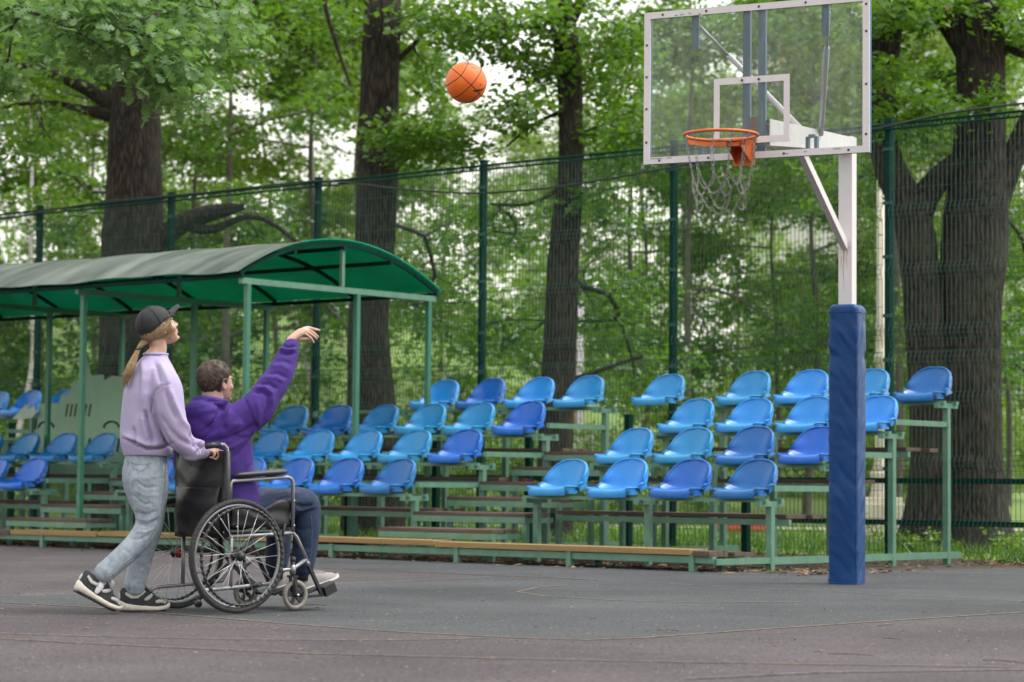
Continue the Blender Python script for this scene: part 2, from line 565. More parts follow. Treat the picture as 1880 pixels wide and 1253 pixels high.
def fence_post(u):
    m = MB().box((0, 0, FH / 2 + .02), (.08, .06, FH + .04))
    o = m.build('post', M['fence'], fence, .006)
    o.location = (u, 0, 0)
    k = MB().box((0, 0, FH + .055), (.086, .066, .03)).build('post_cap', M['fence'], o)
    for z in (.35, .9, 1.5, 2.0, 2.45, 3.05, 3.6, 4.15):
        MB().box((0, -.034, z), (.10, .014, .035)).build('clamp', M['wire'], o)
    return o


p0 = fence_post(POST_U[0])
for u in POST_U[1:]:
    c = copy_part(p0, fence, (u, 0, 0))
    for ch in list(p0.children): copy_part(ch, c)


def wire_panel(width, z0, z1, folds):
    """welded panel: vertical wires that bend forward at each fold, pairs of horizontal wires"""
    V = []; Fq = []
    zs = [z0]
    for zf in folds:
        zs += [zf - .10, zf - .05, zf, zf + .05]
    zs.append(z1)
    zs = sorted(set([z for z in zs if z0 <= z <= z1]))

    def off(z):
        for zf in folds:
            if abs(z - zf) < .012: return -.034
            if abs(z - (zf - .05)) < .012: return -.034
        return 0.0
    r = .0022
    n = int(round(width / .05))
    for i in range(n + 1):
        x = i * width / n
        b = len(V)
        for z in zs:
            y = off(z)
            V += [(x - r, y - r, z), (x + r, y - r, z), (x + r, y + r, z), (x - r, y + r, z)]
        for k in range(len(zs) - 1):
            for q in range(4):
                Fq.append((b + 4 * k + q, b + 4 * k + (q + 1) % 4, b + 4 * (k + 1) + (q + 1) % 4, b + 4 * (k + 1) + q))
    hz = []
    for zf in folds:
        hz += [(zf - .10, 0), (zf - .05, -.034), (zf, -.034), (zf + .05, 0)]
    z = z0 + .02
    while z < z1:
        if all(abs(z - q[0]) > .12 for q in hz): hz.append((z, 0))
        z += .2
    hz.append((z1 - .01, 0))
    for z, y in hz:
        b = len(V); y += .0055
        V += [(0, y - r, z - r), (0, y + r, z - r), (0, y + r, z + r), (0, y - r, z + r),
              (width, y - r, z - r), (width, y + r, z - r), (width, y + r, z + r), (width, y - r, z + r)]
        for q in range(4):
            Fq.append((b + q, b + (q + 1) % 4, b + 4 + (q + 1) % 4, b + 4 + q))
    return mesh_np('wire_panel', V, Fq, False)


WID = 2.62
lowp = wire_panel(WID, .06, 2.09, [.35, .98, 1.62, 2.02])
upp = wire_panel(WID, 2.12, FH, [2.30, 2.92, 3.52])
for i in range(len(POST_U) - 1):
    for me in (lowp, upp):
        o = obj_me('wire_panel', me, M['wire'], fence)
        o.location = (POST_U[i] + .035, -.042, 0)
# folded top edge of the panels, with its row of bent wire ends
for i in range(len(POST_U) - 1):
    u0, u1 = POST_U[i] - .02, POST_U[i + 1] + .02
    m = MB()
    m.tube([(u0, -.075, FH - .055), (u1, -.075, FH - .055)], .009, 6)
    m.tube([(u0, -.045, FH), (u1, -.045, FH)], .013, 6)
    k = u0
    while k < u1:
        m.bar((k, -.072, FH - .055), (k + .012, -.046, FH), .007)
        k += .05
    m.build('top_rail', M['fence'], fence)
    for z in (.36, .78):
        MB().box(((u0 + u1) / 2, .02, z), (u1 - u0, .035, .055)).build('bottom_rail', M['fence'], fence)

# black cable lying along the fence top and sagging over two bays
def cable(pts, r=.012):
    P = []
    for i in range(len(pts) - 1):
        a, b = np.array(pts[i]), np.array(pts[i + 1])
        for t in np.linspace(0, 1, 8, endpoint=False):
            p = a * (1 - t) + b * t
            P.append(p)
    P.append(np.array(pts[-1]))
    # smooth
    P = np.array(P)
    for _ in range(6):
        P[1:-1] = (P[:-2] + P[1:-1] * 2 + P[2:]) / 4
    W = []
    for u, w, z in P:
        x, y = fw(u, w); W.append((x, y, z))
    return MB().tube(W, r, 6)


cb = cable([(-17.5, 4.08, 4.46), (-15.4, 4.08, 4.3), (-14.86, 4.08, 4.36), (-13.5, 4.08, 4.42), (-11.5, 4.08, 4.40), (-9.49, 4.08, 4.42), (-8.9, 4.08, 4.35), (-8.0, 4.08, 4.2), (-6.8, 4.08, 4.06), (-5.6, 4.08, 4.05), (-4.06, 4.08, 4.15), (-2.7, 4.08, 4.28), (-1.35, 4.08, 4.36), (-.6, 4.1, 4.45), (.5, 4.1, 4.47), (4, 4.1, 4.47)])
o = cb.build('cable', M['cable']); tag(o, 'thin black cable along the fence top, sagging behind the backboard', 'cable')
# ---------------------------------------------------------------- plastic seat
def seat_mesh():
    prof = [(-.204, .004), (-.212, .030), (-.203, .055), (-.178, .064), (-.10, .052), (-.02, .043), (.05, .046), (.098, .062),
            (.124, .095), (.138, .140), (.149, .19), (.158, .235), (.165, .272), (.169, .298), (.172, .316), (.173, .326)]
    hw = [.176, .182, .187, .190, .194, .198, .200, .201, .200, .197, .190, .177, .155, .126, .090, .042]
    ns = 15
    S = np.linspace(-1, 1, ns)
    V = []; top = []
    for (y, z), w in zip(prof, hw):
        k = max(0.0, min(1.0, (z - .06) / .08)) if y > .06 else 0.0
        row = []
        for s in S:
            c = abs(s) ** 2.6
            h_ = max(0.0, min(1.0, (z - .05) / .27))
            yy = y - c * (.15 * (1 - h_) ** 1.2 + .012) * max(k, .5 if y > .03 else 0)
            up_ = max(0.0, min(1.0, (y + .20) / .30))
            zz = z + c * (.010 + .045 * up_) * (1 - k) * (1 if y > -.19 else .2)
            if y < -.19: yy += abs(s) ** 4 * .03
            row.append((s * w, yy, zz))
        top.append(row)
    n = len(prof)
    m = MB()
    m.add([p for r in top for p in r], [(i * ns + j, i * ns + j + 1, (i + 1) * ns + j + 1, (i + 1) * ns + j) for i in range(n - 1) for j in range(ns - 1)], True)
    # back side, a few mm behind
    back = []
    for i, r in enumerate(top):
        back.append([(x * .985, y + (.012 if i > 7 else 0), z - (.010 if i <= 7 else .002)) for x, y, z in r])
    m.add([p for r in back for p in r], [(i * ns + j, (i + 1) * ns + j, (i + 1) * ns + j + 1, i * ns + j + 1) for i in range(n - 1) for j in range(ns - 1)], True)
    # skirt down the sides
    for sgn, j in ((-1, 0), (1, ns - 1)):
        A = [top[i][j] for i in range(n)]
        B = []
        for i, (x, y, z) in enumerate(A):
            if i <= 7: B.append((x * .985, y, max(0.0, z - .062)))
            else:
                k = min(1, (i - 7) / 5)
                B.append((x * .985, y + .055 + .01 * k - .035 * k * k, max(0.0, z - .06 * (1 - k))))
        fs = [(i, i + 1, n + i + 1, n + i) for i in range(n - 1)]
        if sgn > 0: fs = [f[::-1] for f in fs]
        m.add(A + B, fs, True)
    # rolled rim
    rim = [top[i][0] for i in range(2, n)] + top[-1][1:-1] + [top[i][ns - 1] for i in range(n - 1, 1, -1)]
    m.tube(rim, .0075, 6)
    m.v = [(x * 1.13, y * 1.12, z * 1.02) for x, y, z in m.v]
    return m.mesh('seat')


SEAT_ME = seat_mesh()
SEAT_MES = {}
for key in ('seat_light', 'seat_dark', 'seat_shaded'):
    me = SEAT_ME.copy(); me.materials.append(M[key]); SEAT_MES[key] = me

RUN, RISE, Z0 = .98, .305, .60           # seat rails: row k at w = RUN*k, z = Z0 + RISE*k
PITCH_U = .68


def bar_part(name, root, p0, p1, w, h, mat, bevel=0):
    """a bar with its own origin in the middle"""
    a = Vector(p0); b = Vector(p1)
    c = (a + b) / 2
    o = MB().bar(a - c, b - c, w, h).build(name, mat, root, bevel)
    o.location = c
    return o


def bleacher(label, u_right, seats_by_row, u_left, stations, rows=4, endplank=True):
    root = thing('bleacher', label, 'bleacher', (*fw(0, 0), 0), -AL, 'bleacher sections with blue seats')
    rnd = random.Random(len(label))
    for k in range(rows):
        w, z = RUN * k, Z0 + RISE * k
        for u in stations:
            bar_part('leg', root, (u, w + .02, 0), (u, w + .02, z - .055), .055, .055, M['stand'])
            bar_part('cross_bar', root, (u, w - .17, z - .036), (u, w + .19, z - .036), .05, .045, M['stand'])
            if k:
                bar_part('side_rail', root, (u, w - RUN + .05, z - .21), (u, w - .01, z - .21), .045, .05, M['stand'])
            if k == rows - 1 and u < 0:
                bar_part('rear_leg', root, (u, w + .42, 0), (u, w + .42, z - .06), .07, .07, M['fence'])
        for dw in (-.11, .12):
            bar_part('seat_rail', root, (u_left - .05, w + dw, z - .008), (u_right + .06, w + dw, z - .008), .045, .03, M['stand'])
        # foot boards
        zf = z - .455
        if k:
            bar_part('front_rail', root, (u_left, w - .66, zf - .045), (u_right, w - .66, zf - .045), .04, .05, M['stand'])
        for q in range(3):
            dz = rnd.uniform(-.006, .006); du = rnd.uniform(-.04, .04)
            bar_part('plank', root, (u_left + du, w - .60 + .175 * q, zf + dz), (u_right - .02 + du, w - .60 + .175 * q, zf + dz), .158, .035, M['plank'])
        for u, col in seats_by_row[k]:
            o = obj_me('seat', SEAT_MES[col], None, root)
            o.location = (u, w + .0, z + .008)
            o.rotation_euler = (rnd.uniform(-.03, .03), rnd.uniform(-.015, .015), rnd.uniform(-.05, .05))
    u = u_right
    bar_part('base_rail', root, (u, -.02, .085), (u, RUN * 3 + .25, .085), .05, .06, M['stand'])
    bar_part('base_rail', root, (u_left, -.02, .085), (u_left, RUN * 3 + .25, .085), .05, .06, M['stand'])
    return root


L_, D_, I_ = 'seat_light', 'seat_dark', 'seat_shaded'
# seat centres: the last seat of a section sits .40 left of its end bracket
UC = [-.20 - PITCH_U * i for i in range(4)][::-1]
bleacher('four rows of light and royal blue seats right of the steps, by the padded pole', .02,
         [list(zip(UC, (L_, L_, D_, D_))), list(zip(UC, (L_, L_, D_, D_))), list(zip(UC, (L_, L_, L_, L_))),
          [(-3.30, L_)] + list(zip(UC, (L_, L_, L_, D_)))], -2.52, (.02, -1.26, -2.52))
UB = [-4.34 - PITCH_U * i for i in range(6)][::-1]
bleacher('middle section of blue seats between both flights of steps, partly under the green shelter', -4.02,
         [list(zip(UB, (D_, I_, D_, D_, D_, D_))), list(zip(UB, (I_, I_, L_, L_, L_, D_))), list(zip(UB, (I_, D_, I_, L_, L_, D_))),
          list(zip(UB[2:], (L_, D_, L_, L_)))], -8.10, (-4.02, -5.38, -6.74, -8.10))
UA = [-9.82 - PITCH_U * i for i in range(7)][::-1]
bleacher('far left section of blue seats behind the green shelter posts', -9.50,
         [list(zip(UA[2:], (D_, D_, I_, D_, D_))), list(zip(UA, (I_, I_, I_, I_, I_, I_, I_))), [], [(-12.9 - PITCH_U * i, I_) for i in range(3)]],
         -14.3, (-9.50, -11.1, -12.7, -14.3))


def steps(label, u_left, u_right):
    root = thing('bleacher_steps', label, 'steps', (*fw(0, 0), 0), -AL, 'wooden steps of the stand')
    for i, (w, z) in enumerate([(-.54, .30), (-.07, .445), (.41, .585), (.89, .735), (1.38, .885), (1.88, 1.04)]):
        for q in range(2):
            bar_part('plank', root, (u_left + .01 * q, w + .10 + .19 * q, z - .018), (u_right, w + .10 + .19 * q, z - .018 + .004 * q), .175, .034, M['plank'])
        bar_part('front_rail', root, (u_left, w + .03, z - .065), (u_right, w + .03, z - .065), .04, .055, M['stand'])
        for u in (u_left + .02, u_right - .02):
            bar_part('leg', root, (u, w + .05, .0), (u, w + .05, z - .09), .045, .045, M['stand'])
            bar_part('side_rail', root, (u, w + .05, z - .066), (u, w + .42, z - .066), .04, .045, M['stand'])
    # top landing
    return root


steps('wooden steps with green frame between the middle and right seats', -3.98, -2.60)
steps('wooden steps with green frame behind the walking woman', -9.46, -8.14)

# low front step with yellow planks
fs_ = thing('front_step', 'long low yellow plank step on green legs along the bleachers', 'step', (*fw(0, 0), 0), -AL)
for a, b, mt, dz in ((-3.0, -.2, 'yellow', 0), (-5.02, -3.02, 'yellow', .012), (-7.6, -5.04, 'yellow', .0), (-9.0, -7.62, 'yellow', -.01), (-10.6, -9.02, 'plank', -.02), (-14.0, -10.62, 'plank', .0), (-.17, .0, 'plank', -.01)):
    bar_part('plank', fs_, (a, -.60, .165 + dz), (b, -.60, .165 + dz), .045, .05, M[mt])
    bar_part('plank', fs_, (a, -.735, .1655 + dz), (b, -.735, .1655 + dz), .2, .045, M[mt])
bar_part('front_rail', fs_, (-14, -.79, .105), (.02, -.79, .105), .045, .055, M['stand'])
for u in (-.19, -1.48, -2.76, -4.31, -5.7, -7.1, -8.5, -9.9, -11.3, -12.7):
    bar_part('leg', fs_, (u, -.80, 0), (u, -.80, .14), .05, .05, M['stand'])
    bar_part('leg', fs_, (u, -.4, 0), (u, -.4, .10), .05, .05, M['stand'])
for u in (-.19, .02):
    bar_part('side_rail', fs_, (u, -.79, .09), (u, 0, .09), .045, .05, M['stand'])

# ---------------------------------------------------------------- shelter over the left seats
def poly_mat(name, diff, trans, dirt_amt, rough=.35):
    m, n, b = _mat(name)
    L = n.links
    out = n.nodes['Material Output']
    df = n.nodes.new('ShaderNodeBsdfDiffuse'); df.inputs[0].default_value = (*diff, 1)
    tr = n.nodes.new('ShaderNodeBsdfTranslucent'); tr.inputs[0].default_value = (*trans, 1)
    gl = n.nodes.new('ShaderNodeBsdfGlossy'); gl.inputs['Roughness'].default_value = rough
    m1 = n.nodes.new('ShaderNodeMixShader'); m2 = n.nodes.new('ShaderNodeMixShader'); m2.inputs[0].default_value = .05
    tc = n.nodes.new('ShaderNodeTexCoord')
    ns = n.nodes.new('ShaderNodeTexNoise'); ns.inputs['Scale'].default_value = 1.3; ns.inputs['Detail'].default_value = 9; ns.inputs['Roughness'].default_value = .7
    L.new(tc.outputs['Object'], ns.inputs['Vector'])
    mr = n.nodes.new('ShaderNodeMapRange'); mr.inputs[1].default_value = .3; mr.inputs[2].default_value = .7
    mr.inputs[3].default_value = 1 - dirt_amt; mr.inputs[4].default_value = 1 - dirt_amt * .6
    L.new(ns.outputs[0], mr.inputs[0]); L.new(mr.outputs[0], m1.inputs[0])
    L.new(df.outputs[0], m1.inputs[1]); L.new(tr.outputs[0], m1.inputs[2])
    mp = n.nodes.new('ShaderNodeMapping'); mp.inputs['Scale'].default_value = (2.2, .35, .6)
    n3 = n.nodes.new('ShaderNodeTexNoise'); n3.inputs['Scale'].default_value = 2.0; n3.inputs['Detail'].default_value = 8
    L.new(tc.outputs['Object'], mp.inputs[0]); L.new(mp.outputs[0], n3.inputs['Vector'])
    rp = n.nodes.new('ShaderNodeValToRGB'); rp.color_ramp.elements[0].position = .36; rp.color_ramp.elements[1].position = .66
    rp.color_ramp.elements[0].color = (*[c * .55 for c in diff], 1); rp.color_ramp.elements[1].color = (*[c * 1.15 for c in diff], 1)
    L.new(n3.outputs[0], rp.inputs[0]); L.new(rp.outputs[0], df.inputs[0])
    L.new(m1.outputs[0], m2.inputs[1]); L.new(gl.outputs[0], m2.inputs[2]); L.new(m2.outputs[0], out.inputs[0])
    return m


M['roof_top'] = poly_mat('weathered_polycarbonate_top', (.27, .31, .265), (.05, .45, .27), .62)
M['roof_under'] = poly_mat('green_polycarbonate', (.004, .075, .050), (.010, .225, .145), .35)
SU0, SU1 = -15.2, -5.98
SW0, SW1, SZ, SRISE = -.42, 2.52, 2.79, .40
sh = thing('shelter', 'green shelter with curved translucent roof on thin posts over the left seats', 'shelter', (*fw(0, 0), 0), -AL)


def arch(w, dz=0.0):
    t = (w - SW0) / (SW1 - SW0)
    return SZ + dz + SRISE * (1 - (2 * t - 1) ** 2)


def roof_sheet(dz, mat, name, flip):
    nu, nw = 60, 24
    V = []
    for i in range(nu + 1):
        u = SU0 + (SU1 - SU0) * i / nu
        for j in range(nw + 1):
            w = SW0 - .05 + (SW1 - SW0 + .1) * j / nw
            wav = .012 * sin(u * 2.3 + j * .2) * (1 if j < 4 else .4) + .008 * sin(u * 6.1)
            V.append((u, w, arch(w, dz) + wav * (1 - .5 * j / nw)))
    Fq = [(i * (nw + 1) + j, (i + 1) * (nw + 1) + j, (i + 1) * (nw + 1) + j + 1, i * (nw + 1) + j + 1) for i in range(nu) for j in range(nw)]
    if flip: Fq = [f[::-1] for f in Fq]
    return obj_me(name, mesh_np(name, V, Fq), mat, sh)


rf = roof_sheet(.034, M['roof_top'], 'roof', False)
rf2 = roof_sheet(.026, M['roof_under'], 'roof_lining', True); rf2.parent = rf
for u in (SU1 - .03, -7.25, -8.5, -9.75, -11.0, -12.25, -13.5):
    m = MB(); prev = None
    P = [(u, SW0 + (SW1 - SW0) * j / 16, arch(SW0 + (SW1 - SW0) * j / 16) - .012) for j in range(17)]
    for a, b in zip(P[:-1], P[1:]): m.bar(a, b, .028, .038)
    m.build('roof_rib', M['fence'], sh)
for w in (SW0 + .02, SW0 + .75, (SW0 + SW1) / 2, SW1 - .75, SW1 - .02):
    bar_part('purlin', sh, (SU0, w, arch(w) - .055), (SU1, w, arch(w) - .05), .035, .04, M['fence'])
M['shelter_post'] = mk('shelter_green_paint', (.030, .15, .085), (.05, .20, .12), 5, .45)
for u in (-6.02, -8.52, -11.02, -13.5):
    bar_part('tie_beam', sh, (u, SW0 + .02, SZ - .085), (u, SW1 - .02, SZ - .085), .05, .06, M['stand'] if u > -7 else M['shelter_post'])
    bar_part('king_post', sh, (u, (SW0 + SW1) / 2, SZ - .05), (u, (SW0 + SW1) / 2, SZ + SRISE - .06), .04, .04, M['stand'])
    for w in (-.30, 1.28, 2.4):
        bar_part('post', sh, (u, w, 0), (u, w, SZ - .115), .052, .052, M['shelter_post'])

# pale green plywood cut-out leaning behind the left seats
ply = thing('plywood_cutout', 'pale green stepped plywood cut-out with slots, standing behind the left seats', 'board', (*fw(-10.6, 1.62), 0), -AL)


def cut_plate(name, poly, y, th, mat, parent):
    V = [(x, y, z) for x, z in poly] + [(x, y + th, z) for x, z in poly]
    n = len(poly)
    me = bpy.data.meshes.new(name)
    me.from_pydata(V, [], [tuple(range(n)), tuple(range(2 * n - 1, n - 1, -1))] + [(i, n + i, n + (i + 1) % n, (i + 1) % n) for i in range(n)])
    me.update()
    o = obj_me(name, me, mat, parent)
    return o


def px_on(x, y, w, u_off):
    """pixel -> (u - u_off, z) on the plane at w of the stand"""
    d = ray(x, y)
    n3 = np.array([NW[0], NW[1], 0]); o3 = np.array([SO[0], SO[1], 0]) + n3 * w
    t = ((o3 - _C) @ n3) / (d @ n3)
    p = _C + d * t
    return (float((p[:2] - SO) @ EU) - u_off, float(p[2]))


PW, PU = 1.62, -10.6
mainp = [(60, 840), (72, 742), (108, 740), (112, 726), (128, 724), (134, 700), (150, 698), (157, 655), (166, 690), (188, 688), (190, 700), (205, 690), (232, 694), (236, 800), (236, 880), (60, 880)]
cut_plate('panel', [px_on(x, y, PW, PU) for x, y in mainp], 0, .018, M['plywood'], ply)
M['slot'] = mk('dark_slot', (.025, .05, .03), rough=.8)
for x0 in (119, 127, 135, 143, 153, 161):
    cut_plate('slot', [px_on(x, y, PW - .003, PU) for x, y in ((x0, 765), (x0 + 4, 742), (x0 + 7, 742), (x0 + 3, 765))], -.003, .002, M['slot'], ply)
for x0 in (80, 95, 140, 158, 190, 212):
    cut_plate('slot', [px_on(x, y, PW - .003, PU) for x, y in ((x0, 835), (x0 + 5, 805), (x0 + 9, 805), (x0 + 4, 835))], -.003, .002, M['slot'], ply)
for c in ((84, 786), (204, 786)):
    arc = [(c[0] + 14 * cos(a), c[1] - 12 * sin(a)) for a in np.linspace(pi, .1, 9)]
    P = [px_on(x, y, PW - .01, PU) for x, y in arc]
    MB().tube([(x, -.006, z) for x, z in P], .012, 6).build('slot', M['slot'], ply)
for xx in (70, 225):
    a = px_on(xx, 880, PW, PU); 
    MB().bar((a[0], .04, 0), (a[0], .04, a[1] + .6), .05).build('support', M['stand'], ply)
wing = [(22, 770), (48, 742), (44, 752), (52, 741), (51, 752), (62, 746), (66, 758), (58, 768), (40, 770)]
wg = thing('plywood_wing', 'small pale wing shaped plywood cut-out at the left edge of the green board', 'board', (*fw(-11.4, 1.55), 0), -AL)
cut_plate('wing_panel', [px_on(x, y, 1.55, -11.4) for x, y in wing], 0, .018, mk('pale_wing_plywood', (.42, .52, .42), (.5, .58, .48), 5, .7), wg)
a = px_on(55, 768, 1.55, -11.4)
MB().bar((a[0], .03, 0), (a[0], .03, a[1]), .04).build('support', M['stand'], wg)
# ---------------------------------------------------------------- basketball stand
HB = (2.453, 17.656)
hoop = thing('basketball_stand', 'white basketball stand with glass backboard, orange rim and blue padded pole', 'basketball hoop', (HB[0], HB[1], 0), -radians(26.93))
BX0, BX1, BY, BZ0, BZ1 = -.8375, .771, -1.797, 2.90, 3.945
bar_part('pole', hoop, (0, 0, 0), (0, 0, 3.28), .105, .105, M['white'], .004)


def snoise(P, seed, freq):
    """cheap smooth pseudo-noise in [-1,1] from sums of sines"""
    r = np.random.default_rng(seed)
    out = np.zeros(len(P))
    for i in range(7):
        k = r.normal(0, 1, 3) * np.asarray(freq)
        out += np.sin(P @ k + r.uniform(0, 6.28))
    return out / 7 * 2.2


def pad_mesh():
    n, rows = 64, 150
    a, rad = .113, .035
    V = []
    for j in range(rows + 1):
        z = .012 + 2.03 * j / rows
        for k in range(n):
            th = 2 * pi * k / n
            c, s = cos(th), sin(th)
            e = 7.0
            r = a / (abs(c) ** e + abs(s) ** e) ** (1 / e)
            V.append((r * c, r * s, z))
    V = np.array(V)
    # wrinkles: soft folds that run across the vinyl and meet at the corner
    ang = np.arctan2(V[:, 1], V[:, 0])
    corner = np.abs(((ang - (-pi * .25)) + pi) % (2 * pi) - pi)
    zz = V[:, 2] - .10 * np.minimum(corner, .9)
    P = np.stack([corner * .8, zz, V[:, 0] * 0], 1)
    fold = snoise(P, 3, (2.8, 14, 0)) * .7 + snoise(P, 4, (5, 40, 0)) * .5
    fold = np.sign(fold) * np.abs(fold) ** 1.4
    env = .35 + .65 * np.clip(snoise(P, 9, (.3, 2.2, 0)) + .5, 0, 1)
    top = np.clip((2.02 - V[:, 2]) / .12, .1, 1)
    d = fold * .0095 * env * top
    nr = V.copy(); nr[:, 2] = 0; nr /= np.linalg.norm(nr, axis=1)[:, None]
    V += nr * d[:, None]
    # rounded top and scuffed flared foot
    t = np.clip((V[:, 2] - 2.0) / .042, 0, 1)
    V[:, :2] *= (1 - .22 * t ** 2.5)[:, None]
    f = np.clip((.10 - V[:, 2]) / .10, 0, 1)
    V[:, :2] *= (1 + .03 * f)[:, None]
    V[:, 2] -= f * .006 * snoise(V, 12, (20, 20, 0))
    Fq = [(j * n + k, j * n + (k + 1) % n, (j + 1) * n + (k + 1) % n, (j + 1) * n + k) for j in range(rows) for k in range(n)]
    m = MB()
    m.add(V, Fq, True)
    m.f.append(tuple(rows * n + k for k in range(n))); m.sm.append(False)
    return m.mesh('pole_pad')


pad_o = obj_me('pole_pad', pad_mesh(), M['pad'], hoop)
MB().tube([(.104 + .002 * sin(z * 21), -.104 + .002 * sin(z * 17), z) for z in np.linspace(.03, 1.99, 60)], .0022, 6).build('pad_seam', mk('dark_blue_stitch', (.002, .016, .06), rough=.6), pad_o)
for z in (.04, 1.985):
    MB().tube([(.1155 * c, .1155 * s, z) for c, s in ((-1, -.9), (-.9, -1), (.9, -1), (1, -.9), (1, .9), (.9, 1), (-.9, 1), (-1, .9))], .0022, 6, closed=True).build('pad_hem', M['pad'], pad_o)
# cantilever arm: two tapered plates with a cover
am = MB()
ya, yb = -.04, BY + .05
for sx in (-.055, .055):
    P = [(sx, ya, 3.17), (sx, yb, 2.99), (sx, yb, 3.17), (sx, ya, 3.27)]
    am.add([(x - .004, y, z) for x, y, z in P] + [(x + .004, y, z) for x, y, z in P], [(0, 1, 2, 3), (7, 6, 5, 4), (0, 4, 5, 1), (1, 5, 6, 2), (2, 6, 7, 3), (3, 7, 4, 0)])
am.add([(-.05, ya, 3.262), (.05, ya, 3.262), (.05, yb, 3.162), (-.05, yb, 3.162)], [(0, 1, 2, 3)])
am.add([(-.05, ya, 3.177), (-.05, yb, 2.997), (.05, yb, 2.997), (.05, ya, 3.177)], [(0, 1, 2, 3)])
am.build('arm', M['white'], hoop)
bar_part('brace', hoop, (0, -.055, 2.47), (0, -1.02, 3.07), .045, .06, M['white'])
for sx, zt, mt in ((-.46, 3.84, 'white'), (.47, 3.86, 'silver')):
    m = MB()
    a = Vector((.02 if sx < 0 else .06, -1.05 if sx < 0 else -.75, 3.20)); b = Vector((sx, BY + .06, zt))
    m.tube([a, a.lerp(b, .72)], .02, 10)
    st = m.build('strut', M[mt], hoop)
    MB().tube([a.lerp(b, .70), b], .010, 8).build('strut_rod', M['silver'], st)
    bar_part('strut_bracket', hoop, (sx - .02, BY + .045, zt - .16), (sx - .02, BY + .045, BZ1 - .03), .05, .02, M['bluesteel'])
# blue steel uprights and frame behind the glass
for x, mt in ((-.105, 'bluesteel'), (.005, 'bluesteel')):
    bar_part('upright', hoop, (x, BY + .045, BZ0 + .02), (x, BY + .045, BZ1 - .02), .052, .03, M[mt])
bar_part('rust_plate', hoop, (-.05, BY + .04, 3.02), (-.05, BY + .04, 3.19), .05, .012, M['rust'])
for p0, p1 in (((BX0 + .02, BZ0), (BX0 + .02, BZ1)), ((BX1 - .02, BZ0), (BX1 - .02, BZ1)), ((BX0 + .045, BZ0 + .02), (BX1 - .045, BZ0 + .02)), ((BX0 + .045, BZ1 - .02), (BX1 - .045, BZ1 - .02))):
    vert = p0[0] == p1[0]
    bar_part('frame_back', hoop, (p0[0], BY + .026, p0[1]), (p1[0], BY + .026, p1[1]), .034 if vert else .036, .034 if vert else .034, M['bluesteel'])
for x in (-.40, .36):
    m = MB()
    m.box((x - .03, BY + .04, 2.985), (.02, .04, .09)).box((x + .03, BY + .04, 2.985), (.02, .04, .09)).box((x, BY + .04, 3.035), (.04, .039, .02))
    m.build('frame_bracket', M['bluesteel'], hoop)


def glass_mat():
    m, n, b = _mat('dusty_backboard_glass')
    L = n.links; out = n.nodes['Material Output']
    tp = n.nodes.new('ShaderNodeBsdfTransparent'); tp.inputs[0].default_value = (.90, .95, .93, 1)
    gl = n.nodes.new('ShaderNodeBsdfGlossy'); gl.inputs['Roughness'].default_value = .02
    df = n.nodes.new('ShaderNodeBsdfDiffuse'); df.inputs[0].default_value = (.62, .66, .62, 1)
    fr = n.nodes.new('ShaderNodeFresnel'); fr.inputs[0].default_value = 1.45
    m1 = n.nodes.new('ShaderNodeMixShader'); m2 = n.nodes.new('ShaderNodeMixShader')
    tc = n.nodes.new('ShaderNodeTexCoord')
    mp = n.nodes.new('ShaderNodeMapping'); mp.inputs['Scale'].default_value = (9, 9, 1.2)
    L.new(tc.outputs['Object'], mp.inputs[0])
    ns = n.nodes.new('ShaderNodeTexNoise'); ns.inputs['Scale'].default_value = 2.2; ns.inputs['Detail'].default_value = 8; ns.inputs['Roughness'].default_value = .72
    L.new(mp.outputs[0], ns.inputs['Vector'])
    mr = n.nodes.new('ShaderNodeMapRange'); mr.inputs[1].default_value = .38; mr.inputs[2].default_value = .75; mr.inputs[3].default_value = .035; mr.inputs[4].default_value = .20
    L.new(ns.outputs[0], mr.inputs[0])
    L.new(mr.outputs[0], m1.inputs[0]); L.new(tp.outputs[0], m1.inputs[1]); L.new(df.outputs[0], m1.inputs[2])
    L.new(fr.outputs[0], m2.inputs[0]); L.new(m1.outputs[0], m2.inputs[1]); L.new(gl.outputs[0], m2.inputs[2])
    L.new(m2.outputs[0], out.inputs[0])
    return m


M['glass'] = glass_mat()
MB().add([(BX0 + .02, BY, BZ0 + .02), (BX1 - .02, BY, BZ0 + .02), (BX1 - .02, BY, BZ1 - .02), (BX0 + .02, BY, BZ1 - .02)], [(0, 1, 2, 3)]).build('glass_board', M['glass'], hoop)
FWD = .045                                   # white frame in front of the glass
for p0, p1 in (((BX0, BZ0 + FWD / 2), (BX1, BZ0 + FWD / 2)), ((BX0, BZ1 - FWD / 2), (BX1, BZ1 - FWD / 2))):
    bar_part('board_frame', hoop, (p0[0], BY - .008, p0[1]), (p1[0], BY - .008, p1[1]), .012, FWD, M['white'])
for x in (BX0 + FWD / 2, BX1 - FWD / 2):
    bar_part('board_frame', hoop, (x, BY - .0078, BZ0 + FWD), (x, BY - .0078, BZ1 - FWD), FWD, .012, M['white'])
SX0, SX1, SZ0_, SZ1_ = -.325, .215, 3.005, 3.455
for z in (SZ0_ + .022, SZ1_ - .022):
    bar_part('target_frame', hoop, (SX0, BY - .004, z), (SX1, BY - .004, z), .006, .044, M['white'])
for x in (SX0 + .02, SX1 - .02):
    bar_part('target_frame', hoop, (x, BY - .004, SZ0_ + .044), (x, BY - .004, SZ1_ - .044), .04, .006, M['white'])
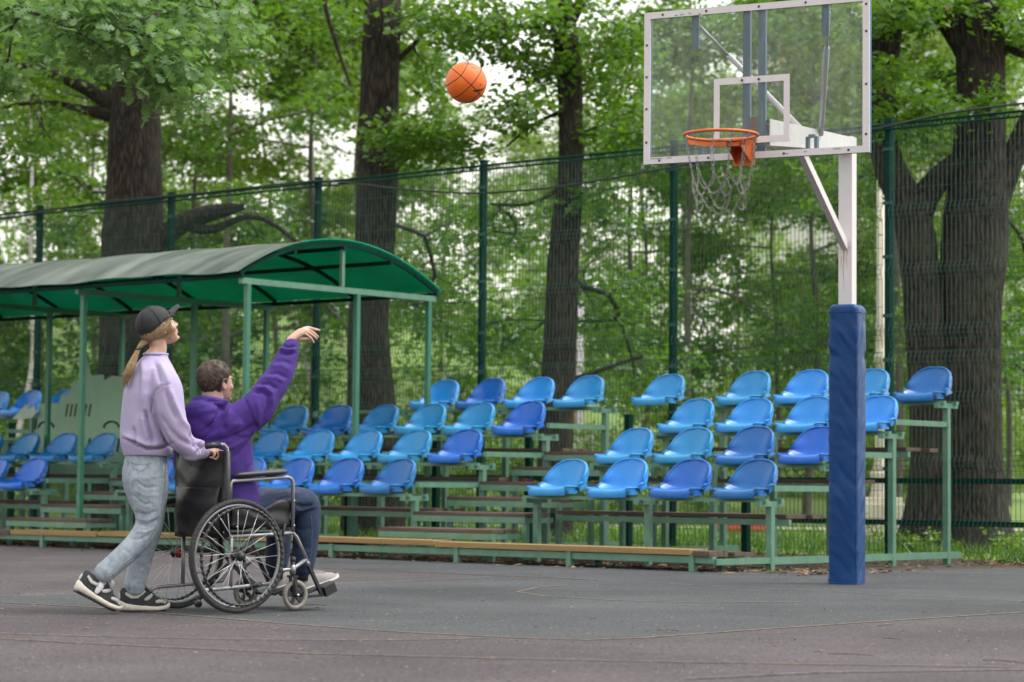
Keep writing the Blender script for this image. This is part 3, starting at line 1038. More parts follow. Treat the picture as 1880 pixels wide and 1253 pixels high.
# bolts with rust stains
bolt_me = MB().ellipsoid((0, 0, 0), (.009, .006, .009), nu=8, nv=5).mesh('bolt'); bolt_me.materials.append(M['chip'])
BL = [(BX0 + .02, z) for z in (3.05, 3.28, 3.5, 3.72)] + [(BX1 - .02, z) for z in (3.02, 3.35, 3.7, 3.88)]
BL += [(x, BZ0 + .022) for x in (-.72, -.36, .18, .63)] + [(x, BZ1 - .022) for x in (-.70, -.38, .0, .33)] + [(-.12, SZ1_ - .022), (-.0, SZ1_ - .022)]
for x, z in BL:
    o = obj_me('bolt', bolt_me, None, hoop); o.location = (x, BY - .0145, z)
rnd = random.Random(2)
for x, z, w in ((-.74, BZ0 + .037, .09), (-.65, BZ0 + .038, .05), (.55, BZ0 + .034, .05), (.20, BZ0 + .02, .03), (.33, BZ0 + .028, .02), (-.56, BZ1 - .03, .03), (-.50, BZ1 - .028, .02), (-.6, BZ1 - .034, .015), (-.43, BZ1 - .035, .02)):
    P = [(x + w * (i / 7 - .5) + rnd.uniform(-.003, .003), BY - .0145, z + (rnd.uniform(.001, .006) if i % 2 else rnd.uniform(-.005, .0))) for i in range(8)]
    V = P + [(a, b - .0005, c - .004) for a, b, c in P]
    MB().add(V, [(i, i + 1, 9 + i, 8 + i) for i in range(7)]).build('paint_chip', M['chip'], hoop)
# ring, bracket
RX, RR, RZ = -.100, .240, 3.004
RYc = BY - .195 - RR
ring = MB().tube([(RX + RR * cos(t), RYc + RR * sin(t), RZ) for t in np.linspace(0, 2 * pi, 56, endpoint=False)], .011, 10, closed=True).build('rim', M['orange'], hoop)
for x0, zz, ln, w_ in ((-.012, 2.455, .30, .012), (.012, 2.45, .14, .008), (-.03, 2.40, .10, .006)):
    V_ = [(x0 + w_ * (.5 - .4 * t) * s_ + .003 * sin(9 * t), -.0531, zz - ln * t) for t in np.linspace(0, 1, 9) for s_ in (-1, 1)]
    MB().add(V_, [(2 * i, 2 * i + 1, 2 * i + 3, 2 * i + 2) for i in range(8)]).build('rust_stain', mk('rust_stain', (.40, .26, .19), (.52, .42, .36), 30, .8), hoop)
m = MB()
m.box((RX, BY - .018, RZ - .055), (.15, .012, .19))
m.build('rim_plate', M['orange'], hoop)
m = MB()
yb_, yf = BY - .024, BY - .215
for sx in (-1, 1):
    P = [(RX + sx * .055, yb_, RZ - .01), (RX + sx * .045, yf - .01, RZ - .012), (RX + sx * .045, yf, RZ - .035), (RX + sx * .055, yb_, RZ - .14)]
    m.add([(x - .003, y, z) for x, y, z in P] + [(x + .003, y, z) for x, y, z in P], [(0, 1, 2, 3), (7, 6, 5, 4), (0, 4, 5, 1), (1, 5, 6, 2), (2, 6, 7, 3), (3, 7, 4, 0)])
m.add([(RX - .06, yb_, RZ - .002), (RX + .06, yb_, RZ - .002), (RX + .05, yf, RZ - .008), (RX - .05, yf, RZ - .008)], [(0, 1, 2, 3)])
m.build('rim_bracket', M['orange'], hoop)
# flat strip under the back half of the rim that carries the net hooks
P = []
for t in np.linspace(pi * .02, pi * .98, 24):
    P.append((RX + (RR - .004) * cos(t), RYc + (RR - .004) * sin(t)))
MB().add([(x, y, RZ - .012) for x, y in P] + [(x, y, RZ - .042) for x, y in P], [(i, i + 1, 25 + i, 24 + i) for i in range(23)], True).build('rim_strip', M['orange'], hoop)
# chain net
NN = 12
links_V = []; links_F = []


def add_link(c, t, roll_, L=.027, W=.013, r=.0017):
    t = Vector(t).normalized()
    u = Vector((0, 0, 1)) if abs(t.z) < .9 else Vector((1, 0, 0))
    a = t.cross(u).normalized(); b = t.cross(a)
    a, b = a * cos(roll_) + b * sin(roll_), b * cos(roll_) - a * sin(roll_)
    c = Vector(c); n1, n2 = 8, 4
    base = len(links_V)
    for i in range(n1):
        th = 2 * pi * i / n1
        o = t * (cos(th) * L / 2) + a * (sin(th) * W / 2)
        nn = (t * cos(th) + a * sin(th)).normalized()
        for k in range(n2):
            ph = 2 * pi * k / n2
            links_V.append(c + o + nn * (r * cos(ph)) + b * (r * sin(ph)))
    for i in range(n1):
        for k in range(n2):
            links_F.append((base + i * n2 + k, base + i * n2 + (k + 1) % n2, base + ((i + 1) % n1) * n2 + (k + 1) % n2, base + ((i + 1) % n1) * n2 + k))


def chain(p0, p1, sag=0.0):
    p0 = Vector(p0); p1 = Vector(p1)
    L = (p1 - p0).length + 2.2 * sag
    n = max(2, int(L / .0205))
    prev = p0
    for i in range(n):
        t = (i + .5) / n
        p = p0.lerp(p1, t) + Vector((0, 0, -4 * sag * t * (1 - t)))
        t2 = (i + 1) / n
        q = p0.lerp(p1, t2) + Vector((0, 0, -4 * sag * t2 * (1 - t2)))
        add_link(p, q - prev, (i % 2) * pi / 2 + .4)
        prev = q


rnd = random.Random(11)
lv = []
for lev, (dz, rr, ph) in enumerate(((-.02, RR - .004, 0), (-.255, .196, .0), (-.345, .175, .5), (-.455, .158, 0))):
    row = []
    for i in range(NN):
        t = 2 * pi * (i + ph + .3) / NN
        row.append(Vector((RX + rr * cos(t) + rnd.uniform(-.012, .012), RYc + rr * sin(t) + rnd.uniform(-.012, .012), RZ + dz + rnd.uniform(-.02, .02) * (lev > 0))))
    lv.append(row)
for i in range(NN):
    lv[0][i].z = RZ - .02
    chain(lv[0][i], lv[1][i])
    chain(lv[1][i], lv[2][i], .012)
    if i % 4 != 3: chain(lv[1][(i + 1) % NN], lv[2][i], .02)
    if i % 6 != 4:
        chain(lv[2][i], lv[3][(i + 1) % NN], .004)
    if i % 2 == 0:
        chain(lv[2][i], lv[2][(i + 1) % NN], .05)
    if i % 3 != 1:
        chain(lv[3][i], lv[3][(i + 1) % NN], .035)
net = obj_me('chain_net', mesh_np('chain_net', links_V, links_F), M['chain'], hoop); net['kind'] = 'stuff'
hook_me = MB().tube([(.012 * cos(t), 0, .012 * sin(t)) for t in np.linspace(0, 2 * pi, 12, endpoint=False)], .003, 5, closed=True).mesh('net_hook'); hook_me.materials.append(M['chain'])
for i in range(NN):
    o = obj_me('net_hook', hook_me, None, ring); o.location = lv[0][i] + Vector((0, 0, .002)); o.rotation_euler = (0, 0, rnd.uniform(0, 3))

# ---------------------------------------------------------------- ball in the air
bc = at(856, 152, 14.0)
BR_ = 38.2 / 4439 * 14.0
ball_m = mk('orange_ball_leather', (.78, .135, .008), (.84, .165, .014), 10, .48, .25, 260)
bm = MB().ellipsoid((0, 0, 0), (BR_, BR_, BR_), nu=56, nv=32)
ball = bm.build('basketball', ball_m)
ball.location = bc
tag(ball, 'orange basketball with black seams flying through the air', 'ball')
M['seam'] = mk('ball_seam', (.018, .012, .010), rough=.7)


def seam(fn, n=72, closed=True):
    P = []
    for t in np.linspace(0, 2 * pi, n, endpoint=not closed):
        v = Vector(fn(t)).normalized() * (BR_ - .0008)
        P.append(v)
    return MB().tube(P, .0026, 6, closed=closed).build('seam', M['seam'], ball)


seam(lambda t: (cos(t), sin(t), 0))
seam(lambda t: (0, cos(t), sin(t)))
for sg in (-1, 1):
    seam(lambda t, sg=sg: (sg * (.62 + .0 * cos(t)), cos(t) * .55 * (1 + .38 * cos(2 * t)), sin(t) * .80))


def ball_mark(c, along, L, Wd, mat, bend=0.0):
    """printed mark lying on the ball"""
    c = Vector(c).normalized(); a = Vector(along); a = (a - c * a.dot(c)).normalized(); b = c.cross(a)
    V = []; n = 12
    for i in range(n + 1):
        t = i / n
        wv = Wd * (sin(pi * min(1, t * 1.15 + .05)) ** .6 if t < .83 else max(.0, (1 - t) * 3.5))
        for s in (-1, 1):
            p = c + a * ((t - .5) * L) + b * (s * wv / 2 + bend * (t - .4) ** 2)
            V.append(p.normalized() * (BR_ + .0007))
    return MB().add(V, [(2 * i, 2 * i + 1, 2 * i + 3, 2 * i + 2) for i in range(n)], True).build('printed_mark', mat, ball)


ball.rotation_euler = (radians(20), radians(38), radians(28))
Bi = ball.rotation_euler.to_matrix().inverted()
M['grey_mark'] = mk('worn_grey_print', (.10, .085, .09), (.22, .17, .16), 60, .7)
ball_mark(Bi @ Vector((.62, -.62, -.48)), Bi @ Vector((1, .4, .10)), .62, .13, M['seam'], .12)
ball_mark(Bi @ Vector((.70, -.66, -.20)), Bi @ Vector((.3, 0, 1)), .12, .06, M['seam'])
ball_mark(Bi @ Vector((.12, -.52, .80)), Bi @ Vector((1, 0, .1)), .46, .17, M['grey_mark'])
ball_mark(Bi @ Vector((.38, -.68, .60)), Bi @ Vector((1, 0, -.05)), .34, .09, M['grey_mark'])
# ---------------------------------------------------------------- trees
def leaf_mat(name, dark, mid, light, trans=.45):
    m, n, b = _mat(name)
    L = n.links; out = n.nodes['Material Output']
    at_ = n.nodes.new('ShaderNodeAttribute'); at_.attribute_name = 'tone'
    r = n.nodes.new('ShaderNodeValToRGB')
    r.color_ramp.elements[0].color = (*dark, 1); r.color_ramp.elements[1].color = (*light, 1)
    e = r.color_ramp.elements.new(.5); e.color = (*mid, 1)
    L.new(at_.outputs['Fac'], r.inputs[0])
    df = n.nodes.new('ShaderNodeBsdfDiffuse'); L.new(r.outputs[0], df.inputs[0])
    hs_ = n.nodes.new('ShaderNodeHueSaturation'); hs_.inputs['Hue'].default_value = .485; hs_.inputs['Saturation'].default_value = 1.1; hs_.inputs['Value'].default_value = 1.5
    L.new(r.outputs[0], hs_.inputs['Color'])
    tr = n.nodes.new('ShaderNodeBsdfTranslucent'); L.new(hs_.outputs[0], tr.inputs[0])
    gl = n.nodes.new('ShaderNodeBsdfGlossy'); gl.inputs['Roughness'].default_value = .45
    m1 = n.nodes.new('ShaderNodeMixShader'); m1.inputs[0].default_value = trans
    m2 = n.nodes.new('ShaderNodeMixShader'); m2.inputs[0].default_value = .05
    L.new(df.outputs[0], m1.inputs[1]); L.new(tr.outputs[0], m1.inputs[2])
    L.new(m1.outputs[0], m2.inputs[1]); L.new(gl.outputs[0], m2.inputs[2]); L.new(m2.outputs[0], out.inputs[0])
    return m


M['leaf'] = leaf_mat('oak_leaf', (.045, .11, .014), (.085, .185, .023), (.135, .26, .04))
M['leaf_near'] = leaf_mat('oak_leaf_near', (.065, .14, .038), (.11, .21, .058), (.165, .285, .09))
M['leaf_yellow'] = leaf_mat('young_leaf', (.085, .165, .018), (.14, .24, .03), (.20, .31, .05))
M['leaf_hazed'] = leaf_mat('hazed_far_leaf', (.09, .175, .032), (.14, .245, .046), (.19, .305, .07))  # paler than the other oak leaves: distance haze painted into the colour

KITE = (np.array([(0, 0, 0), (.45, .30, .06), (1, 0, -.08), (.5, -.30, .06)]), np.array([(0, 1, 2, 3)]))


def _oak():
    xs = [0, .10, .20, .27, .40, .48, .62, .70, .84, .90, 1.0]
    hw = [.01, .04, .19, .07, .30, .09, .36, .12, .29, .17, .02]
    V = []
    for x, h in zip(xs, hw):
        z = -.18 * x * x
        V += [(x, -h, z + .10 * h), (x, 0, z), (x, h, z + .10 * h)]
    Fq = []
    for i in range(len(xs) - 1):
        Fq += [(3 * i, 3 * i + 3, 3 * i + 4, 3 * i + 1), (3 * i + 1, 3 * i + 4, 3 * i + 5, 3 * i + 2)]
    return np.array(V), np.array(Fq)


OAK = _oak()


def leaf_cloud(name, P, D, size, rng, tmpl=KITE, flat=.9, tone=None):
    """one mesh of many leaves at P, growing roughly along D"""
    n = len(P)
    nrm = rng.normal(0, 1, (n, 3)); nrm[:, 2] = np.abs(nrm[:, 2]) + flat
    nrm /= np.linalg.norm(nrm, axis=1)[:, None]
    d = D + rng.normal(0, .75, (n, 3))
    d -= nrm * (d * nrm).sum(1)[:, None]
    d /= np.linalg.norm(d, axis=1)[:, None] + 1e-9
    b = np.cross(nrm, d)
    T, Fq = tmpl
    k = len(T)
    s = size * rng.uniform(.6, 1.25, n)
    V = P[:, None, :] + s[:, None, None] * (T[None, :, 0, None] * d[:, None, :] + T[None, :, 1, None] * b[:, None, :] + T[None, :, 2, None] * nrm[:, None, :])
    Fa = (np.arange(n)[:, None, None] * k + Fq[None]).reshape(-1, 4)
    me = mesh_np(name, V.reshape(-1, 3), Fa, True)
    if tone is None: tone = np.clip(rng.normal(.5, .22, n), 0, 1)
    a = me.attributes.new('tone', 'FLOAT', 'POINT')
    a.data.foreach_set('value', np.repeat(tone, k).astype(np.float32))
    return me


def trunk_mesh(name, path, rad, seed, rough=1.0, n=40, step=.06):
    """bark-furrowed trunk through path points with radii"""
    path = np.array(path, float); rad = np.array(rad, float)
    seg = np.r_[0, np.cumsum(np.linalg.norm(np.diff(path, axis=0), axis=1))]
    m = max(4, int(seg[-1] / step))
    t = np.linspace(0, seg[-1], m)
    P = np.stack([np.interp(t, seg, path[:, i]) for i in range(3)], 1)
    R = np.interp(t, seg, rad)
    for _ in range(8):
        P[1:-1] = (P[:-2] + 2 * P[1:-1] + P[2:]) / 4
        R[1:-1] = (R[:-2] + 2 * R[1:-1] + R[2:]) / 4
    T = np.gradient(P, axis=0); T /= np.linalg.norm(T, axis=1)[:, None]
    ref = np.array([0, 1.0, 0]) if abs(T[:, 1]).mean() < .8 else np.array([0, 0, 1.0])
    A = np.cross(T, ref); A /= np.linalg.norm(A, axis=1)[:, None]
    B = np.cross(T, A)
    th = np.linspace(0, 2 * pi, n, endpoint=False)
    ct_, st_ = np.cos(th), np.sin(th)
    TT, HH = np.meshgrid(th, t)
    Q = np.stack([np.cos(TT).ravel(), np.sin(TT).ravel(), HH.ravel()], 1)
    lump = snoise(Q, seed, (1.6, 1.6, 1.1)).reshape(m, n) * .055
    fur = snoise(Q, seed + 1, (9, 9, 1.6)).reshape(m, n)
    fur2 = snoise(Q, seed + 2, (16, 16, 3.5)).reshape(m, n)
    rr = R[:, None] * (1 + lump * rough) + rough * np.minimum(R[:, None], .3) * (.045 * -np.abs(fur) + .025 * -np.abs(fur2) + .03)
    V = P[:, None, :] + rr[:, :, None] * (ct_[None, :, None] * A[:, None, :] + st_[None, :, None] * B[:, None, :])
    i, k = np.meshgrid(np.arange(m - 1), np.arange(n), indexing='ij')
    k2 = (k + 1) % n
    Fq = np.stack([i * n + k, i * n + k2, (i + 1) * n + k2, (i + 1) * n + k], -1).reshape(-1, 4)
    return V.reshape(-1, 3), Fq


def bark_mat(name, c1, c2, c3):
    m, n, b = _mat(name)
    L = n.links
    tc = n.nodes.new('ShaderNodeTexCoord')
    mp = n.nodes.new('ShaderNodeMapping'); mp.inputs['Scale'].default_value = (1, 1, .16)
    L.new(tc.outputs['Object'], mp.inputs[0])
    vo = n.nodes.new('ShaderNodeTexVoronoi'); vo.feature = 'DISTANCE_TO_EDGE'; vo.inputs['Scale'].default_value = 22
    ns = n.nodes.new('ShaderNodeTexNoise'); ns.inputs['Scale'].default_value = 9; ns.inputs['Detail'].default_value = 6
    L.new(mp.outputs[0], ns.inputs['Vector'])
    ad = n.nodes.new('ShaderNodeMix'); ad.data_type = 'RGBA'; ad.blend_type = 'ADD'; ad.inputs[0].default_value = .12
    L.new(mp.outputs[0], ad.inputs[6]); L.new(ns.outputs['Color'], ad.inputs[7]); L.new(ad.outputs[2], vo.inputs['Vector'])
    r = n.nodes.new('ShaderNodeValToRGB')
    r.color_ramp.elements[0].position = .0; r.color_ramp.elements[1].position = .32
    r.color_ramp.elements[0].color = (*c1, 1); r.color_ramp.elements[1].color = (*c2, 1)
    L.new(vo.outputs['Distance'], r.inputs[0])
    n2 = n.nodes.new('ShaderNodeTexNoise'); n2.inputs['Scale'].default_value = 1.7; n2.inputs['Detail'].default_value = 7
    L.new(tc.outputs['Object'], n2.inputs['Vector'])
    mr = n.nodes.new('ShaderNodeMapRange'); mr.inputs[1].default_value = .45; mr.inputs[2].default_value = .7
    L.new(n2.outputs[0], mr.inputs[0])
    mx = n.nodes.new('ShaderNodeMix'); mx.data_type = 'RGBA'
    L.new(mr.outputs[0], mx.inputs[0]); L.new(r.outputs[0], mx.inputs[6]); mx.inputs[7].default_value = (*c3, 1)
    mx2 = n.nodes.new('ShaderNodeMix'); mx2.data_type = 'RGBA'; mx2.inputs[0].default_value = .45
    L.new(r.outputs[0], mx2.inputs[6]); L.new(mx.outputs[2], mx2.inputs[7])
    L.new(mx2.outputs[2], b.inputs['Base Color'])
    b.inputs['Roughness'].default_value = .9; b.inputs['Specular IOR Level'].default_value = .2
    bp = n.nodes.new('ShaderNodeBump'); bp.inputs['Strength'].default_value = 1.0; bp.inputs['Distance'].default_value = .03
    L.new(vo.outputs['Distance'], bp.inputs['Height']); L.new(bp.outputs[0], b.inputs['Normal'])
    return m


M['bark'] = bark_mat('oak_bark', (.013, .010, .009), (.068, .053, .043), (.066, .064, .044))
M['branch'] = mk('branch_bark', (.028, .023, .02), (.06, .05, .043), 6, .9, .6, 40)
M['far_bark'] = mk('woodland_bark', (.075, .066, .05), (.12, .108, .085), 6, .9)
M['birch'] = mk('birch_bark', (.62, .58, .55), (.16, .13, .12), 5, .8, .3, 30, stretch=(1, 1, 5), lo=.52, hi=.66)


def colonize(base_nodes, targets, rng, step=.38, droop=.05, r0=.0042, rmax=.2):
    """join every twig end to the nearest branch; returns segments (a, b, ra, rb)"""
    pos = [np.array(p, float) for p in base_nodes]; par = [-1] * len(pos)
    T = np.array(targets, float)
    B = np.array(base_nodes, float)
    dist = np.array([np.min(np.linalg.norm(B - t, axis=1)) for t in T])
    order = np.argsort(dist)
    arr = np.zeros((len(T) * 40 + len(pos) + 10, 3)); arr[:len(pos)] = B
    cnt = len(pos)
    ends = []
    for oi in order:
        t = T[oi]
        dd = arr[:cnt] - t
        # prefer nodes a bit below, so that branches rise or run level
        cost = np.linalg.norm(dd, axis=1) + .25 * np.maximum(dd[:, 2], 0)
        j = int(np.argmin(cost))
        a = arr[j].copy(); L = np.linalg.norm(t - a)
        k = max(1, int(L / step)); k = min(k, 38)
        prev = j
        wig = rng.normal(0, .05 * L, 3)
        for q in range(1, k + 1):
            s_ = q / k
            p = a * (1 - s_) + t * s_ + wig * sin(pi * s_) + np.array([0, 0, droop * L * sin(pi * s_)])
            arr[cnt] = p; par.append(prev); prev = cnt; cnt += 1
        ends.append((prev, oi))
    pa = np.array(par[:cnt]); nb0 = len(base_nodes); tips = np.array([e_ for e_, _ in ends])
    lock = np.zeros(cnt, bool); lock[:nb0] = True; lock[tips] = True; lock[np.unique(pa[nb0:])] = False; lock[:nb0] = True
    for _ in range(7):                                   # ease the kinks out of the branches
        acc = np.zeros((cnt, 3)); k_ = np.zeros(cnt)
        m_ = np.arange(nb0, cnt)
        np.add.at(acc, pa[m_], arr[m_]); np.add.at(k_, pa[m_], 1)
        ch = np.where(k_[:, None] > 0, acc / np.maximum(k_, 1)[:, None], arr[:cnt])
        nw = arr[:cnt] * .4 + arr[np.maximum(pa, 0)] * .3 + ch * .3
        arr[:cnt] = np.where(lock[:, None], arr[:cnt], nw)
    c = np.zeros(cnt)
    for e_, _ in ends:
        k = e_
        while k >= 0:
            c[k] += 1; k = par[k]
    rad = np.minimum(r0 * np.maximum(c, 1) ** .47, rmax)
    nb = len(base_nodes)
    seg = [(par[i], i) for i in range(nb, cnt)]
    A = arr[[s[0] for s in seg]]; Bq = arr[[s[1] for s in seg]]
    rb = rad[[s[1] for s in seg]]
    ra = np.minimum(rad[[s[0] for s in seg]], rb * 1.5)
    D = np.zeros((len(T), 3))
    for e_, oi in ends:
        v = arr[e_] - arr[par[e_]]; D[oi] = v / (np.linalg.norm(v) + 1e-9)
    return A, Bq, ra, rb, D


def seg_tubes(A, B, ra, rb, n=5):
    T = B - A; L = np.linalg.norm(T, axis=1); T = T / (L[:, None] + 1e-9)
    ref = np.where(np.abs(T[:, 2:3]) < .9, np.array([[0, 0, 1.0]]), np.array([[1.0, 0, 0]]))
    a = np.cross(T, ref); a /= np.linalg.norm(a, axis=1)[:, None]
    b = np.cross(T, a)
    th = np.arange(n) * 2 * pi / n
    off = np.cos(th)[None, :, None] * a[:, None, :] + np.sin(th)[None, :, None] * b[:, None, :]
    V = np.stack([A[:, None, :] + off * ra[:, None, None], B[:, None, :] + off * rb[:, None, None]], 1)
    m = len(A)
    k = np.arange(n); k2 = (k + 1) % n
    Fq = np.stack([k, k2, n + k2, n + k], -1)[None] + (np.arange(m) * 2 * n)[:, None, None]
    return V.reshape(-1, 3), Fq.reshape(-1, 4)


def cluster(targets, D, per, rad, rng, flat=.45):
    n = len(targets)
    idx = np.repeat(np.arange(n), per)
    off = rng.normal(0, 1, (len(idx), 3)); off[:, 2] *= flat
    P = targets[idx] + off * rad * rng.uniform(.4, 1, (len(idx), 1)) * .62
    out = off / (np.linalg.norm(off, axis=1)[:, None] + 1e-9)
    tone_c = np.clip(rng.normal(.5, .20, n), 0, 1)
    tone = np.clip(tone_c[idx] + rng.normal(0, .12, len(idx)), 0, 1)
    return P, out * .8 + D[idx] * .6 + np.array([0, 0, -.15]), tone


def local(P, base): return np.asarray(P) - np.asarray(base)


def big_tree(name, label, Y, base_px, stems, limbs, regions, seed, leafm='leaf', bark='bark', per=22, lsize=.12, group=None, hires=True):
    """stems/limbs: lists of (px, py, width px[, dY]); regions: (cx, cy, dY, rx px, ry px, rY m, twigs[, leaf kind])"""
    rng = np.random.default_rng(seed)
    bx = at(base_px[0], base_px[1], Y); base = np.array([bx[0], Y, 0.0])
    root = thing(name, label, 'tree', tuple(base), 0, group)
    V, Fq = [], []; nodes = []; nv = 0
    for li, st in enumerate(list(stems) + list(limbs)):
        P = []; R = []
        for s_ in st:
            dY = s_[3] if len(s_) > 3 else 0.0
            p = at(s_[0], s_[1], Y + dY); P.append(p); R.append(s_[2] / 2 / 4439 * (Y + dY))
        if li < len(stems) and P[0][2] < 1.2:
            P[0][2] = -.05
        v, f = trunk_mesh('trunk', P, R, seed + li, 1.0, 44 if li < len(stems) else 14, .055 if li < len(stems) else .09)
        V.append(v); Fq.append(f + nv); nv += len(v)
        seg = np.array(P)
        for i in range(len(seg) - 1):
            for t in np.linspace(0, 1, 6): nodes.append(seg[i] * (1 - t) + seg[i + 1] * t)
    tr = obj_me('trunk', mesh_np('trunk', local(np.concatenate(V), base), np.concatenate(Fq)), M[bark], root)
    allT = []; kinds = []
    for rg in regions:
        cx, cy, dY, rx, ry, rY, n = rg[:7]
        c = at(cx, cy, Y + dY); s = (Y + dY) / 4439
        q = rng.normal(0, 1, (n, 3)); q /= np.linalg.norm(q, axis=1)[:, None]; q *= rng.uniform(0, 1, (n, 1)) ** .4
        allT.append(c + q * np.array([rx * s, rY, ry * s])); kinds += [rg[7] if len(rg) > 7 else 'kite'] * n
    T = np.concatenate(allT); kinds = np.array(kinds)
    A, Bq, ra, rb, D = colonize(nodes, T, rng)
    v, f = seg_tubes(A, Bq, ra, rb)
    obj_me('branches', mesh_np('branches', local(v, base), f), M['branch'], root)['kind'] = 'stuff'
    for kd, tm, pr, ls, rad, lm in (('kite', KITE, per, lsize, .34, leafm), ('oak', OAK, 13, .125, .25, 'leaf_near')):
        sel = kinds == kd
        if not sel.any(): continue
        P, DD, tone = cluster(T[sel], D[sel], pr, rad, rng)
        obj_me('crown', leaf_cloud('crown', local(P, base), DD, ls, rng, tm, tone=tone), M[lm], root)['kind'] = 'stuff'
    return root


big_tree('oak_tree', 'old oak with thick dark trunk behind the shelter, leaves hanging in front', 33.6, (240, 980),
         [[(238, 1010, 150), (238, 860, 128), (240, 700, 118), (243, 560, 114), (244, 430, 114), (246, 330, 104), (246, 220, 94), (250, 120, 84), (255, 20, 76), (262, -120, 66)]],
         [[(235, 205, 50), (200, 187, 34), (150, 158, 26), (105, 138, 20), (50, 122, 16), (-60, 108, 12)],
          [(225, 210, 40), (190, 212, 26), (150, 200, 14), (90, 186, 9), (0, 195, 7), (-60, 230, 5)],
          [(270, 460, 50), (310, 425, 40), (345, 400, 36), (398, 390, 34), (425, 384, 26), (448, 380, 12)],
          [(340, 408, 26), (365, 430, 20), (400, 425, 16), (435, 398, 12), (470, 392, 10), (510, 415, 9), (545, 445, 7)],
          [(262, -60, 56), (250, -95, 50, -4), (225, -90, 40, -8), (200, -60, 26, -12), (190, -20, 16, -14)],
          [(262, -60, 50), (320, -90, 40, -4), (370, -85, 28, -9), (390, -40, 16, -13)]],
         [(200, 50, -14, 125, 75, 1.2, 80, 'oak'), (300, 120, -14, 85, 75, 1.0, 48, 'oak'), (60, 40, -13, 90, 55, 1.2, 36, 'oak'), (390, 30, -13, 70, 50, 1.2, 24, 'oak'),
          (20, 150, -13, 36, 40, .8, 8, 'oak'), (60, 90, -1, 120, 80, 2, 55), (80, 250, 0, 110, 60, 1.6, 36), (420, 90, -1, 90, 80, 2, 45), (450, 380, 1, 80, 60, 1.2, 22),
          (560, 20, 0, 90, 50, 2, 30), (130, 380, 1.5, 90, 90, 1.5, 30)], 101, per=24)
big_tree('oak_tree', 'straight dark oak trunk behind the fence, just right of the shelter roof end', 32.2, (684, 980),
         [[(684, 1000, 120), (682, 860, 112), (682, 770, 100), (680, 690, 86), (676, 600, 78), (688, 460, 74), (692, 320, 76), (695, 200, 71), (700, 60, 70), (704, -100, 64)]],
         [[(715, 310, 26), (740, 284, 18), (775, 268, 11), (850, 262, 7)], [(718, 120, 14), (752, 92, 9), (780, 62, 6), (800, 20, 5)],
          [(600, -60, 9, -1), (592, 10, 8, -1), (612, 60, 8, -1), (622, 100, 7, -1), (645, 160, 5, -1)], [(690, 100, 8, -.6), (708, 30, 6, -1), (690, -40, 6, -1)]],
         [(790, 265, -1, 110, 34, 1.2, 46), (740, 250, -1.5, 80, 40, .8, 22), (820, 40, 0, 100, 55, 2, 50), (620, 40, 0, 90, 40, 2, 26), (800, 120, 1, 60, 60, 1.4, 16), (740, 520, 2, 70, 70, 1, 22), (830, 560, 2, 90, 70, 1.2, 34), (800, 420, 2, 90, 60, 1.2, 24)], 202)
big_tree('oak_tree', 'slender dark oak trunk behind the middle seats, left of the backboard', 31.2, (1018, 980),
         [[(1016, 1000, 72), (1018, 860, 66), (1022, 740, 62), (1030, 620, 60), (1033, 500, 58), (1040, 400, 54), (1048, 300, 46), (1048, 180, 46), (1040, 80, 48), (1022, -20, 48), (1010, -120, 46)]],
         [[(1045, 40, 26), (1070, 0, 20), (1090, -40, 16)], [(1045, 700, 13), (1080, 690, 8), (1130, 668, 7), (1180, 655, 5)], [(1048, 200, 10), (1000, 215, 7), (960, 240, 5), (930, 270, 4)],
          [(1060, 90, 12), (1110, 70, 8), (1170, 60, 6)], [(1050, 330, 10), (980, 380, 6), (900, 375, 5)]],
         [(1120, 110, 0, 90, 70, 1.8, 62), (1130, 250, 0, 80, 70, 1.5, 48), (960, 60, -.5, 100, 50, 1.6, 52), (880, 50, 0, 80, 45, 1.6, 34), (1000, 140, 0, 50, 40, 1.2, 20), (940, 210, -.5, 60, 34, 1.2, 24), (1100, 380, .5, 90, 60, 1.3, 26), (930, 600, 2, 90, 60, 1.5, 36),
          (1130, 560, 1, 100, 70, 1.4, 44), (1190, 690, 2, 110, 60, 1.4, 36), (920, 430, 1.5, 80, 60, 1.3, 26), (1060, 20, 0, 60, 30, 1, 16)], 303)
